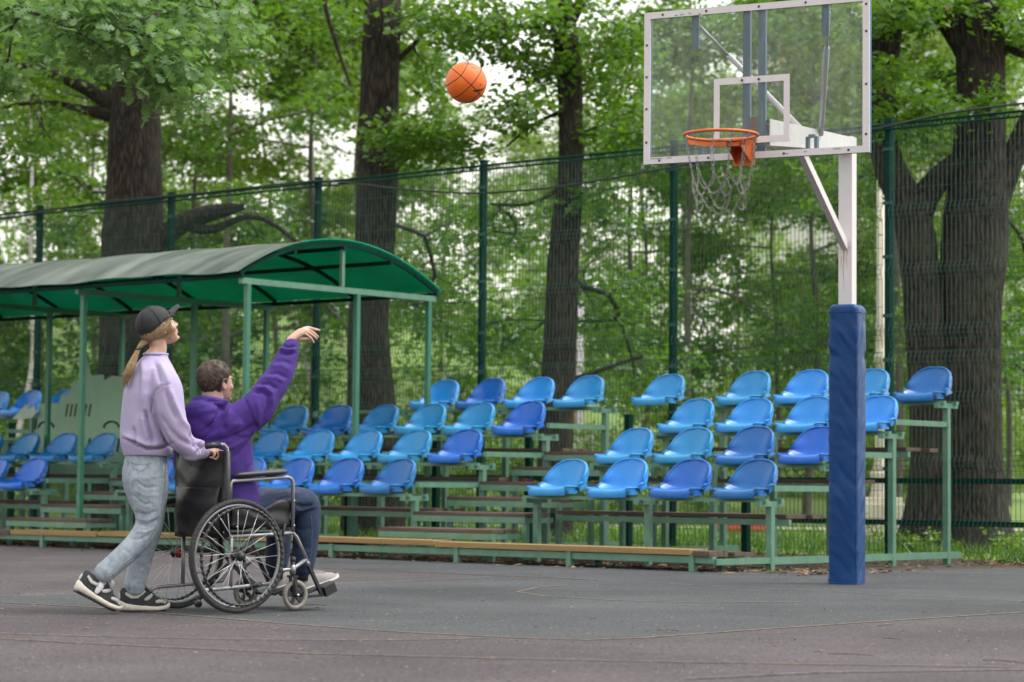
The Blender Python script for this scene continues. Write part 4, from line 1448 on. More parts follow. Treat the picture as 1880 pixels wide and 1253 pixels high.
big_tree('oak_tree', 'massive forked oak with furrowed bark behind the fence on the right', 27.5, (1755, 1008),
         [[(1792, 1015, 160), (1790, 960, 126), (1786, 860, 108), (1782, 700, 108), (1784, 560, 110), (1790, 470, 122), (1795, 380, 116), (1800, 280, 96), (1803, 160, 88), (1800, 40, 92), (1796, -100, 86)],
          [(1700, 1015, 130), (1706, 950, 96), (1712, 860, 82), (1708, 720, 76), (1698, 600, 74), (1690, 500, 72), (1682, 430, 74), (1662, 370, 68), (1632, 310, 56), (1618, 250, 52), (1616, 160, 54), (1628, 70, 56), (1640, -20, 50), (1650, -120, 46)]],
         [[(1680, 400, 60), (1700, 350, 46), (1735, 310, 44), (1780, 290, 46)], [(1790, 120, 50), (1762, 75, 38), (1735, 40, 34), (1700, -5, 28), (1670, -60, 24)],
          [(1800, 440, 70), (1825, 370, 56), (1850, 310, 46), (1880, 240, 40), (1920, 160, 36)], [(1820, 110, 34), (1850, 70, 24), (1880, 110, 20, -.3), (1900, 90, 16)]],
         [(1660, 220, -.5, 70, 40, 1.2, 46), (1630, 30, -.5, 90, 40, 1.4, 56), (1700, 180, 1, 60, 60, 1.2, 34), (1860, 60, 0, 60, 60, 1.4, 36), (1830, 180, -1, 30, 20, .5, 7), (1725, 200, -1, 30, 14, .5, 6),
          (1560, 330, 1.5, 70, 90, 1.5, 30), (1860, 420, 1.5, 60, 80, 1.4, 26), (1870, 640, 2.5, 50, 80, 1.6, 26), (1620, 140, -1, 40, 30, .6, 14), (1720, 20, 0, 60, 30, 1, 22)], 404, per=22, lsize=.115)


# --- background trees from a few grown patterns
def pattern_tree(seed, H, R, z0, ntw, per, lsize, r0, leafm, bark='branch', rad=.42):
    rng = np.random.default_rng(seed)
    P = [(0, 0, -.05)]
    for i in range(1, 9):
        P.append((P[-1][0] + rng.normal(0, .12), P[-1][1] + rng.normal(0, .12), H * .92 * i / 8))
    Rr = [r0 * (1.25 if i == 0 else 1 - .85 * i / 8) for i in range(9)]
    Rr = [q * .58 for q in Rr]
    v, f = trunk_mesh('trunk', P, Rr, seed, .8, 14, .25)
    tme = mesh_np('trunk', v, f); tme.materials.append(M['far_bark'] if bark == 'branch' else M[bark])
    nodes = []
    PA = np.array(P)
    for i in range(len(PA) - 1):
        for t in np.linspace(0, 1, 5): nodes.append(PA[i] * (1 - t) + PA[i + 1] * t)
    nodes = [q for q in nodes if q[2] > z0 * .8]
    # lumpy crown: several overlapping clumps
    T = []
    nc = 15
    for c in range(nc):
        zz = z0 + (H - z0) * rng.uniform(.03, 1)
        env = R * (.55 + .45 * sin(pi * min(1, (zz - z0) / (H - z0) * .95 + .1)))
        a = rng.uniform(0, 2 * pi); d = env * rng.uniform(.25, .85)
        cr = R * rng.uniform(.28, .46)
        q = rng.normal(0, 1, (ntw // nc, 3)); q /= np.linalg.norm(q, axis=1)[:, None]; q *= rng.uniform(.2, 1, (len(q), 1)) ** .5
        T.append(np.array([d * cos(a), d * sin(a), zz]) + q * cr * np.array([1, 1, .55]))
    T = np.concatenate(T)
    A, B, ra, rb, D = colonize(nodes, T, rng, .6, r0=.006)
    bv, bf = seg_tubes(A, B, ra, rb, 4)
    bme = mesh_np('branches', bv, bf); bme.materials.append(M['far_bark'])
    Pp, DD, tone = cluster(T, D, per, rad, rng)
    lme = leaf_cloud('crown', Pp, DD, lsize, rng, KITE, tone=tone); lme.materials.append(M[leafm])
    return tme, bme, lme


PT = [pattern_tree(11, 12, 3.6, 3.2, 420, 26, .17, .17, 'leaf_hazed'), pattern_tree(12, 13, 3.2, 3.6, 400, 26, .17, .15, 'leaf_yellow'),
      pattern_tree(13, 11.5, 3.8, 2.8, 440, 26, .16, .18, 'leaf'), pattern_tree(14, 14, 2.6, 3.0, 360, 26, .16, .14, 'leaf_yellow', 'birch')]


LAND = [(-60, 'the left picture edge'), (72, 'the leftmost fence post'), (150, 'the front shelter post at left'), (240, 'the thick old oak'), (313, 'the fence post over the shelter roof'), (400, 'the low bent oak limb'), (470, 'the corner of the shelter roof'),
        (585, 'the fence post behind the raised hand'), (690, 'the straight oak'), (775, 'the far shelter post'), (856, 'the ball'), (915, 'the fence post right of the ball'), (1040, 'the slender oak'), (1120, 'the gap before the backboard'), (1183, 'the left backboard edge'), (1250, 'the left end of the rim'),
        (1320, 'the middle of the rim'), (1400, 'the steel uprights of the board'), (1470, 'the diagonal brace'), (1558, 'the white pole'), (1632, 'the fence post right of the pole'), (1700, 'the left stem of the forked oak'), (1790, 'the right stem of the forked oak'), (1870, 'the right picture edge')]
used_labels = set()


def place_label(kind, px, Y):
    tier = 'near' if Y < 50 else 'middle' if Y < 65 else 'far'
    order = sorted(LAND, key=lambda q: abs(q[0] - px))
    for q in order:
        for how in ('in line with', 'just beside', 'a little off'):
            t_ = '%s %s behind the fence, %s %s' % (tier, kind, how, q[1])
            if t_ not in used_labels:
                used_labels.add(t_); return t_


def put_tree(k, px, Y, sc, rz, label, name='woodland_tree', group='trees in the woodland behind the fence', hz=1.0):
    p = at(px, 885, Y)
    o = thing(name, label, 'tree', (p[0], Y, hill_z(p[0], Y)), rz, group)
    o.scale = (sc, sc, sc * hz)
    t, b, l = PT[k]
    obj_me('trunk', t, None, o)
    obj_me('branches', b, None, o)['kind'] = 'stuff'
    obj_me('crown', l, None, o)['kind'] = 'stuff'
    return o


rnd = random.Random(77)
TL = 'leafy green tree in the blurred woodland behind the fence'
for k, px, Y, sc in [(2, -110, 47, .9), (0, 60, 54, .9), (1, 170, 62, .9), (1, 360, 52, .85), (0, 500, 60, .9), (1, 640, 66, .85), (0, 800, 58, .72),
                     (0, 1010, 64, .7), (0, 1150, 50, .8), (2, 1260, 58, .85), (0, 1420, 50, .8), (1, 1540, 58, .9), (2, 1690, 50, .85), (1, 1850, 54, .9),
                     (2, 1300, 46, .95), (1, 1480, 48, 1.0), (2, 450, 46, .95), (0, 560, 49, .95), (2, 250, 49, .95), (0, 1640, 45, .95), (1, 1760, 60, 1.1), (0, 1180, 62, .95), (1, 270, 76, 1.0), (2, 720, 80, .85), (1, 960, 84, .7), (1, 1340, 80, 1.0), (0, 1620, 74, 1.0), (1, 40, 78, 1.0)]:
    put_tree(k, px, Y, sc * rnd.uniform(.93, 1.07), rnd.uniform(0, 6.28), place_label('leafy tree', px, Y))
BLb = 'white barked birch in the woodland seen under the shelter roof'
for px, Y, sc in ((592, 50, .95), (22, 46, .85), (540, 62, 1.0)):
    put_tree(3, px, Y, sc, rnd.uniform(0, 6.28), {592: 'pale birch trunk seen beyond the raised hand', 22: 'thin birch beyond the far left seats'}.get(px, 'distant pale birch between shelter posts'), 'birch_tree', 'birches behind the fence')

# undergrowth: bushes
def pattern_bush(seed, R, H, ntw, leafm):
    rng = np.random.default_rng(seed)
    q = rng.normal(0, 1, (ntw, 3)); q[:, 2] = np.abs(q[:, 2]); q /= np.linalg.norm(q, axis=1)[:, None]; q *= rng.uniform(.35, 1, (ntw, 1)) ** .6
    lump = 1 + .25 * np.sin(q[:, 0] * 5 + seed) * np.cos(q[:, 1] * 4)
    T = q * np.array([R, R, H]) * lump[:, None] + np.array([0, 0, .15])
    A, B, ra, rb, D = colonize([(0, 0, 0), (0, 0, .3), (.1, 0, .6)], T, rng, .4, r0=.005)
    bv, bf = seg_tubes(A, B, ra, rb, 4)
    bme = mesh_np('stems', bv, bf); bme.materials.append(M['branch'])
    P, DD, tone = cluster(T, D, 24, .38, rng, .7)
    lme = leaf_cloud('foliage', P, DD, .14, rng, KITE, .5, tone=tone); lme.materials.append(M[leafm])
    return bme, lme


PB = [pattern_bush(21, 2.0, 2.6, 190, 'leaf_hazed'), pattern_bush(22, 2.4, 2.0, 190, 'leaf_yellow'), pattern_bush(23, 1.6, 3.2, 180, 'leaf')]
for i in range(22):
    Y = rnd.uniform(52, 82) if i % 3 else rnd.uniform(42, 52)
    px = -120 + (i * 617 % 2120) + rnd.uniform(-40, 40)
    if Y < 52 and px > 1250: Y += 14
    k = i % 3
    p = at(px, 885, Y)
    o = thing('shrub', place_label('shrub', px, Y), 'shrub', (p[0], Y, hill_z(p[0], Y) - .1), rnd.uniform(0, 6), 'shrubs far behind the fence')
    sc = rnd.uniform(.8, 1.25) * (1.3 if Y > 60 else .95); o.scale = (sc, sc, sc)
    obj_me('stems', PB[k][0], None, o)['kind'] = 'stuff'; obj_me('foliage', PB[k][1], None, o)['kind'] = 'stuff'

# the far wood: one soft mass of leaves
rng = np.random.default_rng(9)
N = 52000
X = rng.uniform(-34, 34, N); Yv = rng.uniform(88, 112, N)
top = 10.5 + 2.5 * np.sin(X * .35) + 2.2 * np.sin(X * .83 + 1) + 1.2 * np.sin(X * 2.1)
Z = top * rng.beta(1.15, 1.25, N)
# clumped
NC = 1500
cx = rng.integers(0, NC, N)
C0 = np.stack([rng.uniform(-34, 34, NC), rng.uniform(88, 112, NC), .5 + rng.uniform(0, 1, NC) * 13.5], 1)
C0[:, 2] = np.minimum(C0[:, 2], rng.uniform(.55, 1, NC) * (13.0 + 2.5 * np.sin(C0[:, 0] * .35) + 2.2 * np.sin(C0[:, 0] * .83 + 1) + 1.2 * np.sin(C0[:, 0] * 2.1)))
off = rng.normal(0, 1, (N, 3)) * np.array([.75, .75, .5])
P = C0[cx] + off; P[:, 2] = np.maximum(P[:, 2], .05)
tone = np.clip(rng.normal(.55, .22, NC)[cx] + rng.normal(0, .1, N), 0, 1)
o = obj_me('far_wood', leaf_cloud('far_wood', P, off, .36, rng, KITE, .4, tone=tone), M['leaf_hazed'])
tag(o, 'soft green mass of the far wood beyond the park', 'woodland', kind='stuff')

# grass along the fence and beyond
N = 26000
u = rng.uniform(-19, 7, N); w = 3.5 + rng.gamma(1.5, 4.2, N)
near = rng.random(N) < .12
u[near] = rng.uniform(.3, 3.5, near.sum()); w[near] = 3.35 + rng.gamma(1.2, .5, near.sum())
gx = SO[0] + EU[0] * u + NW[0] * w; gy = SO[1] + EU[1] * u + NW[1] * w
a = rng.uniform(0, 2 * pi, N); hgt = rng.uniform(.05, .17, N); wd = rng.uniform(.006, .014, N)
V = np.zeros((N, 4, 3))
V[:, 0] = np.stack([gx - wd * np.cos(a), gy - wd * np.sin(a), np.zeros(N)], 1)
V[:, 1] = np.stack([gx + wd * np.cos(a), gy + wd * np.sin(a), np.zeros(N)], 1)
lean = rng.normal(0, .5, (N, 2)) * hgt[:, None]
V[:, 2] = np.stack([gx + lean[:, 0] + wd * .2, gy + lean[:, 1], hgt], 1)
V[:, 3] = np.stack([gx + lean[:, 0] - wd * .2, gy + lean[:, 1], hgt], 1)
me = mesh_np('grass', V.reshape(-1, 3), np.arange(N * 4).reshape(N, 4))
at2 = me.attributes.new('tone', 'FLOAT', 'POINT'); at2.data.foreach_set('value', np.repeat(np.clip(rng.normal(.55, .25, N), 0, 1), 4).astype(np.float32))
tag(obj_me('grass', me, M['leaf']), 'short grass growing along and behind the fence', 'grass', kind='stuff')
# weeds at the foot of the oak and by the stand
for i, (px, py, hh) in enumerate([(1606, 1003, .42), (1580, 1000, .3), (1715, 1012, .3), (1720, 1016, .22), (1690, 1015, .26), (1640, 1012, .2), (1835, 1018, .3), (1860, 1022, .24), (1055, 985, .3), (1105, 990, .25)]):
    p = at_ground(px, py)
    rg = np.random.default_rng(500 + i)
    o = thing('weed', ('tall leafy weed right of the pole pad by the lamp plinth', 'leafy weed hidden just left of the lamp plinth', 'leafy weed at the middle of the forked oak foot', 'low weed just right of the middle of the oak foot', 'small weed at the left foot of the forked oak', 'low weed left of the forked oak, near the stand leg', 'leafy weed at the right foot of the forked oak', 'low weed nearest the right picture edge', 'leafy weed on the grass behind the white sign pole', 'leafy weed between the sign pole and the red block')[i], 'plant', (p[0], p[1], 0), 0, 'weeds at the foot of the fence')
    T = rg.normal(0, 1, (9, 3)) * np.array([.10, .10, 0]) + np.stack([0 * rg.random(9), 0 * rg.random(9), rg.uniform(.25, 1, 9) * hh], 1)
    A, B, ra, rb, D = colonize([(0, 0, 0), (0, 0, hh * .3)], T, rg, .15, r0=.0025)
    v, f = seg_tubes(A, B, ra, rb, 4)
    obj_me('stem', mesh_np('stem', v, f), M['leaf_yellow'], o)
    P, DD, tone = cluster(T, D, 7, .09, rg)
    obj_me('foliage', leaf_cloud('foliage', P, DD, .07, rg, OAK, tone=tone), M['leaf_yellow'], o)['kind'] = 'stuff'

# ---------------------------------------------------------------- things standing in the park beyond
def col_at(px, Y): p = at(px, 885, Y); return (p[0], Y, 0)


lp = thing('lamp_post', 'tall cream lamp column with ringed base behind the fence, beside the pole', 'lamp post', col_at(1617, 31))
MB().lathe((0, 0, 0), [(.13, .9), (.085, 1.0), (.075, 1.2), (.066, 2.2), (.066, 2.3), (.085, 2.32), (.085, 2.40), (.066, 2.42), (.062, 2.7), (.068, 2.72), (.068, 2.8), (.055, 2.82), (.052, 5.6)], 16).build('column', M['concrete'], lp)
MB().box((0, 0, .25), (.62, .62, .5)).box((0, 0, .54), (.5, .5, .08)).build('plinth', M['concrete'], lp, .01)
MB().lathe((0, 0, .58), [(.16, 0), (.13, .06), (.11, .2), (.14, .3), (.13, .33)], 16).build('base', M['concrete'], lp)
MB().lathe((0, 0, 5.6), [(.05, 0), (.12, .06), (.16, .3), (.10, .45), (.02, .5)], 16).build('lantern', M['white'], lp)
ps = thing('sign_post', 'slim white pole with small double sign beyond the middle seats', 'sign post', col_at(1064, 46))
MB().tube([(0, 0, 0), (0, 0, 4.2)], .075, 12).build('pole', M['white'], ps)
MB().tube([(-.12, .05, 1.0), (-.11, .05, 4.0)], .035, 8).build('side_pipe', mk('faded_red_pipe', (.42, .20, .15), (.5, .27, .2), 5, .6), ps)
bz = 1.25
mm = MB().box((0, -.1, bz + .32), (.56, .03, .10)).box((0, -.1, bz + .02), (.56, .03, .05))
for x in (-.26, 0, .26): mm.box((x, -.098, bz + .16), (.035, .03, .22))
mm.build('sign_frame', M['white'], ps)
for x in (-.13, .13): MB().box((x, -.094, bz + .12), (.19, .02, .13)).build('sign_board', mk('sign_blue_grey', (.20, .26, .36), rough=.6), ps)
rd = thing('play_block', 'low red play block lying on the grass beyond the seats', 'block', col_at(1368, 40))
p = at_ground(1368, 985); rd.location = (p[0], p[1], 0)
MB().box((0, 0, .14), (.75, .4, .16)).build('block_body', mk('faded_red', (.55, .09, .08), (.62, .13, .11), 5, .6), rd, .03)
MB().box((0, 0, .03), (.6, .3, .06)).build('block_foot', M['concrete'], rd)
# apartment block seen through the leaves at the upper right
ab = thing('apartment_block', 'orange and white apartment block glimpsed through leaves at upper right', 'building', (at(1610, 885, 126)[0], 126, 0))
MB().box((0, 0, 15), (13, 9, 30)).build('wall', mk('pale_wall', (.60, .57, .54), (.66, .63, .60), 3, .8), ab)
m_o = mk('orange_brick', (.42, .15, .055), (.52, .2, .08), 3, .8)
for x in (-5.0, -.3, 3.4):
    MB().box((x, -4.53, 22), (1.3, .06, 15)).build('brick_panel', m_o, ab)
m_w = mk('white_panel', (.72, .70, .68), rough=.7); m_g = mk('window_glass', (.08, .10, .12), rough=.15)
wf = MB().box((0, 0, 0), (1.7, .12, 1.6)).mesh('window'); wf.materials.append(m_w)
wg_ = MB().box((0, -.07, 0), (1.4, .03, 1.3)).mesh('pane'); wg_.materials.append(m_g)
bal = MB().box((0, -.5, 0), (2.4, 1.0, 1.1)).mesh('balcony'); bal.materials.append(m_w)
for iz in range(6, 10):
    for ix in range(3):
        x = -3.0 + ix * 3.5; z = 1.6 + iz * 2.9
        o = obj_me('window', wf, None, ab); o.location = (x, -4.54, z)
        obj_me('pane', wg_, None, o)
        if ix % 2 == 0:
            o = obj_me('balcony', bal, None, ab); o.location = (x, -4.52, z - 1.4)
MB().box((0, 0, 30.2), (13.6, 9.6, .4)).build('roof', m_w, ab)
# ---------------------------------------------------------------- wheelchair
PHI = radians(41)
WC = (-1.643, 13.15, 0.012)
wc = thing('wheelchair', 'black wheelchair with silver frame and spoked wheels carrying the seated man', 'wheelchair', WC, PHI)


def circle(r, y, n, x=0.0, z=0.0): return [(x + r * cos(t), y, z + r * sin(t)) for t in np.linspace(0, 2 * pi, n, endpoint=False)]


RW = .305


def big_wheel(y, sgn):
    """sgn -1: outer side faces -y"""
    w = MB().tube(circle(RW - .014, 0, 72), .0145, 10, closed=True).build('wheel', M['tyre'], wc)
    w.location = (0, y, RW)
    # tread blocks
    tm = MB()
    for i in range(96):
        t = 2 * pi * i / 96
        for s_ in (-1, 1):
            a = t + s_ * .012
            c = Vector(((RW - .002) * cos(a), s_ * .006, (RW - .002) * sin(a)))
            d = Vector((-sin(a), s_ * .35, cos(a)))
            tm.bar(c - d * .006, c + d * .006, .004, .004)
    tm.build('tread', M['tyre'], w)
    MB().tube(circle(RW - .034, 0, 64), .009, 8, closed=True).build('rim', M['silver'], w)
    # lumpy hand rim
    P = []; R = []
    for i in range(200):
        t = 2 * pi * i / 200
        P.append(((RW - .046) * cos(t), sgn * .045, (RW - .046) * sin(t))); R.append(.0075 + .0028 * (1 if (i // 2) % 2 else -.4))
    MB().tube(P, R, 8, closed=True).build('hand_rim', M['black_plastic'], w)
    for i in range(6):
        t = 2 * pi * (i + .3) / 6
        MB().tube([((RW - .036) * cos(t), 0, (RW - .036) * sin(t)), ((RW - .046) * cos(t), sgn * .045, (RW - .046) * sin(t))], .004, 6).build('rim_tab', M['silver'], w)
    MB().lathe((0, -.035, 0), [(.012, 0), (.027, .004), (.027, .012), (.016, .018), (.016, .050), (.027, .056), (.027, .064), (.012, .07)], 18, 'y').build('hub', M['black_plastic'], w)
    sp_me = None
    n = 24
    for i in range(n):
        t = 2 * pi * i / n
        side = 1 if i % 2 else -1
        th = t + (.85 if (i // 2) % 2 else -.85)
        a = (.022 * cos(th), side * .026, .022 * sin(th)); b = ((RW - .038) * cos(t), 0, (RW - .038) * sin(t))
        MB().tube([a, b], .0015, 5).build('spoke', M['spoke'], w)
    return w


wr = big_wheel(-.29, -1)
wl = big_wheel(.29, 1)
MB().lathe((0, -.045, 0), [(.0, 0), (.024, .002), (.026, .012), (.012, .016)], 16, 'y').build('hub_cap', M['red_plastic'], wl)
MB().lathe((0, -.052, 0), [(.004, 0), (.02, .006), (.022, .016)], 16, 'y').build('hub_cap', M['black_plastic'], wr)
for sy in (-1, 1):
    y = sy * .23
    f = MB()
    T = .0115
    f.tube([(-.028, y, .395), (-.028, y, .60), (-.032, y, .845), (-.038, y, .880), (-.058, y, .897), (-.09, y, .899), (-.16, y, .889)], T, 10)
    f.build('back_cane', M['silver'], wc)
    MB().tube([(-.085, y, .899), (-.17, y, .887)], .017, 10).build('push_grip', M['black_plastic'], wc)
    MB().tube([(-.030, y, .405), (-.030, y, .60), (-.034, y, .862)], .0185, 10).build('back_sleeve', M['vinyl'], wc)
    MB().tube([(-.028, y, .405), (.20, y, .412), (.405, y, .425), (.43, y, .40), (.505, y, .268)], T, 10).build('side_frame', M['silver'], wc)
    MB().tube([(-.21, y, .088), (-.195, y, .118), (-.16, y, .125), (.02, y, .135), (.255, y, .150), (.33, y, .222), (.405, y, .226), (.50, y, .282)], T, 10).build('lower_frame', M['silver'], wc)
    MB().tube([(.12, y, .142), (.20, y, .147)], T + .002, 8).build('frame_sleeve', M['black_plastic'], wc)
    MB().tube([(.0, y, .125), (.0, y, .41)], T, 10).build('axle_post', M['silver'], wc)
    MB().tube([(0, y, RW), (0, y + sy * .05, RW)], .008, 8).build('axle', M['spoke'], wc)
    # arm rest
    ya = sy * .235
    MB().tube([(-.012, ya, .60), (-.012, ya, .69), (.0, ya, .704), (.36, ya, .728), (.385, ya, .72), (.397, ya, .70), (.402, ya, .43)], .0105, 10).build('armrest_tube', M['silver'], wc)
    r = []
    for t in np.linspace(0, 1, 13):
        x = .0 + .365 * t; e = (1 - abs(2 * t - 1) ** 8) ** .5 if 0 < t < 1 else .15
        r.append([(x, ya + .029 * e * cos(a), .734 + .024 * t + .017 * e * sin(a)) for a in np.linspace(0, 2 * pi, 14, endpoint=False)])
    MB().rings(r).build('armrest_pad', M['black_plastic'], wc)
    # side guard of black vinyl, wavy
    V = []; nx, nz = 20, 8
    for i in range(nx + 1):
        for j in range(nz + 1):
            x = .005 + .393 * i / nx; tz = j / nz
            z = .455 + tz * (.150 + .012 * sin(i * .5) - .04 * sin(pi * i / nx) ** 2 * (tz))
            V.append((x, ya - sy * .012 + .006 * sin(x * 9 + tz * 9) * sin(pi * tz), z))
    Fq = [(i * (nz + 1) + j, (i + 1) * (nz + 1) + j, (i + 1) * (nz + 1) + j + 1, i * (nz + 1) + j + 1) for i in range(nx) for j in range(nz)]
    sg = MB().add(V, Fq, True).build('side_guard', M['vinyl'], wc)
    so = sg.modifiers.new('solid', 'SOLIDIFY'); so.thickness = .006
    # caster
    cx, cr, yc = .422, .083, sy * .235
    cw = MB().tube(circle(cr - .014, 0, 40), .0135, 10, closed=True).build('caster_wheel', M['caster'], wc)
    cw.location = (cx, yc, cr + .004)
    sm_ = MB().tube(circle(cr - .029, 0, 32), .006, 6, closed=True)
    for i in range(5):
        t = 2 * pi * i / 5 + .5
        sm_.bar((.012 * cos(t), 0, .012 * sin(t)), ((cr - .027) * cos(t), 0, (cr - .027) * sin(t)), .02, .012, up=(0, 1, 0))
    sm_.lathe((0, -.016, 0), [(.013, 0), (.013, .032)], 12, 'y')
    sm_.build('caster_rim', M['black_plastic'], cw)
    MB().lathe((0, -.034, 0), [(.006, 0), (.006, .068)], 8, 'y').build('caster_axle', M['spoke'], cw)
    fk = MB()
    for s2 in (-1, 1): fk.bar((cx, yc + s2 * .024, cr), (cx - .018, yc + s2 * .022, .185), .02, .006, up=(0, 1, 0))
    fk.box((cx - .018, yc, .188), (.04, .054, .012)); fk.tube([(cx - .018, yc, .19), (cx - .018, yc, .275)], .013, 10)
    fk.build('caster_fork', M['black_metal'], wc)
    MB().lathe((cx - .018, yc, .268), [(.014, 0), (.016, .006), (.016, .022), (.008, .028)], 12).build('fork_cap', M['black_plastic'], wc)
    MB().lathe((cx - .018, yc, .20), [(.018, 0), (.018, .05)], 12).build('fork_sleeve', M['silver'], wc)
    # foot rest
    MB().bar((.497, y, .275), (.610, y, .078), .018, .018).build('footrest_hanger', M['black_metal'], wc)
    hg = MB().tube([(.500, y - sy * .002, .272), (.515, y - sy * .002, .245)], .014, 8).build('hanger_clamp', M['silver'], wc)
    yi = sy * .12
    MB().bar((.47, yi, .077), (.70, yi, .150), .20, .012).build('foot_plate', M['black_plastic'], wc)
    MB().bar((.615, y + sy * .01, .098), (.685, y + sy * .01, .128), .03, .055).build('foot_plate_cap', M['black_metal'], wc)
    MB().bar((.49, y, .074), (.61, y, .08), .014, .014).build('footrest_bar', M['black_metal'], wc)
    # brake
    MB().tube([(.315, y - sy * -.02, .40), (.325, y + sy * .02, .43), (.33, y + sy * .03, .475)], .008, 8).build('brake_lever', M['black_plastic'], wc)
    MB().box((.31, y + sy * .02, .39), (.05, .03, .03)).build('brake_block', M['black_metal'], wc)
    # anti-tip wheel
    MB().lathe((-.205, y - .012, .055), [(.0, 0), (.021, .002), (.021, .018), (.0, .02)], 14, 'y').build('anti_tip_wheel', M['black_plastic'], wc)
    MB().tube([(-.212, y, .09), (-.205, y, .055)], .008, 8).build('anti_tip_arm', M['black_metal'], wc)
# cross brace
MB().tube([(.14, -.225, .15), (.14, .225, .40)], .0105, 8).build('cross_brace', M['black_metal'], wc)
MB().tube([(.165, .225, .15), (.165, -.225, .40)], .0105, 8).build('cross_brace', M['silver'], wc)
# upholstery
def cloth_grid(name, fn, nu, nv, mat, thick):
    V = [fn(i / nu, j / nv) for i in range(nu + 1) for j in range(nv + 1)]
    Fq = [(i * (nv + 1) + j, (i + 1) * (nv + 1) + j, (i + 1) * (nv + 1) + j + 1, i * (nv + 1) + j + 1) for i in range(nu) for j in range(nv)]
    o = MB().add(V, Fq, True).build(name, mat, wc)
    s_ = o.modifiers.new('solid', 'SOLIDIFY'); s_.thickness = thick; s_.offset = 0
    return o


def back_fn(u, v):
    y = -.238 + .476 * u; z = .40 + .465 * v
    belly = -.055 * (1 - (2 * u - 1) ** 2) * (.35 + .65 * sin(pi * min(1, v * .8 + .1)))
    wr_ = .006 * sin(v * 23 + 3 * sin(u * 4)) * (1 - (2 * u - 1) ** 4) + .004 * sin(v * 9 + u * 11)
    return (-.032 - .004 * v + belly + wr_ - .012 * (1 if (abs(2 * u - 1) > .93) else 0), y, z)


cloth_grid('back_upholstery', back_fn, 26, 34, M['vinyl'], .016)
def pocket_fn(u, v):
    x, y, z = back_fn(.06 + .88 * u, .03 + .55 * v)
    return (x - .016 - .012 * sin(pi * v), y, z)
cloth_grid('back_pocket', pocket_fn, 20, 20, M['vinyl'], .006)
cloth_grid('seat_cloth', lambda u, v: (-.02 + .42 * u, -.22 + .44 * v, .432 - .02 * sin(pi * v)), 10, 10, M['vinyl'], .02)
for sy in (-1, 1):
    for z in (.43, .60, .70, .86):
        MB().ellipsoid((-.046, sy * .228, z), (.004, .005, .005), nu=8, nv=5).build('rivet', M['spoke'], wc)
    for x, z in ((.395, .60), (.398, .465), (.02, .46)):
        MB().ellipsoid((x, sy * .252, z), (.005, .004, .005), nu=8, nv=5).build('rivet', M['spoke'], wc)
# ---------------------------------------------------------------- people
M['skin'] = mk('skin', (.50, .29, .21), (.56, .34, .25), 18, .5, .1, 120)
M['skin'].node_tree.nodes['Principled BSDF'].inputs['Subsurface Weight'].default_value = .12
M['skin'].node_tree.nodes['Principled BSDF'].inputs['Subsurface Radius'].default_value = (.012, .005, .003)
M['lip'] = mk('lips', (.42, .16, .13), rough=.45)
M['eye'] = mk('eye_dark', (.03, .025, .02), rough=.2)
M['eyewhite'] = mk('eye_white', (.7, .66, .62), rough=.3)
M['hair_brown'] = mk('brown_hair', (.030, .019, .012), (.085, .055, .036), 70, .6)
M['hair_blond'] = mk('blond_hair', (.26, .16, .075), (.46, .32, .17), 60, .5)
M['cap'] = mk('black_cap_cotton', (.014, .014, .015), (.022, .022, .024), 30, .75, .2, 200)
M['lilac'] = mk('lilac_sweatshirt', (.37, .315, .475), (.415, .355, .52), 5, .9, .18, 160)
M['purple'] = mk('purple_hoodie', (.046, .018, .165), (.060, .025, .205), 5, .9, .18, 160)
M['denim_light'] = mk('washed_denim', (.14, .185, .245), (.35, .395, .435), 42, .9, .4, 150, lo=.28, hi=.68, dirt=(.42, .455, .48), dscale=5, dlo=.42, dhi=.74)
M['denim_dark'] = mk('dark_denim', (.009, .018, .045), (.024, .045, .098), 14, .85, .3, 130, lo=.35, hi=.72)
M['seam_dark'] = mk('denim_seam', (.06, .085, .125), (.25, .31, .38), 60, .9)
M['thread'] = mk('frayed_thread', (.62, .62, .62), rough=.9)
M['sock'] = mk('white_sock', (.66, .64, .68), (.72, .7, .74), 60, .9, .3, 200)
M['sole'] = mk('cream_rubber_sole', (.58, .52, .43), (.68, .62, .54), 20, .7, dirt=(.30, .25, .20), dscale=30, dlo=.55, dhi=.8)
M['shoe_black'] = mk('black_suede', (.018, .02, .024), (.032, .035, .04), 30, .8)
M['shoe_grey'] = mk('light_grey_overlay', (.42, .41, .37), (.5, .49, .45), 30, .7)
M['shoe_taupe'] = mk('grey_canvas', (.25, .225, .22), (.31, .28, .275), 50, .85, .2, 200)
M['sole_white'] = mk('white_sole', (.40, .37, .34), (.48, .45, .41), 20, .6)


def fuse(mb, voxel, it=6, fac=.5):
    """one continuous surface from overlapping volumes"""
    me = mb.mesh('tmp')
    o = bpy.data.objects.new('tmp', me); COL.objects.link(o)
    r = o.modifiers.new('r', 'REMESH'); r.mode = 'VOXEL'; r.voxel_size = voxel; r.use_smooth_shade = True
    if it:
        s_ = o.modifiers.new('s', 'SMOOTH'); s_.factor = fac; s_.iterations = it
    dg = bpy.context.evaluated_depsgraph_get()
    me2 = bpy.data.meshes.new_from_object(o.evaluated_get(dg))
    bpy.data.objects.remove(o); bpy.data.meshes.remove(me)
    return me2


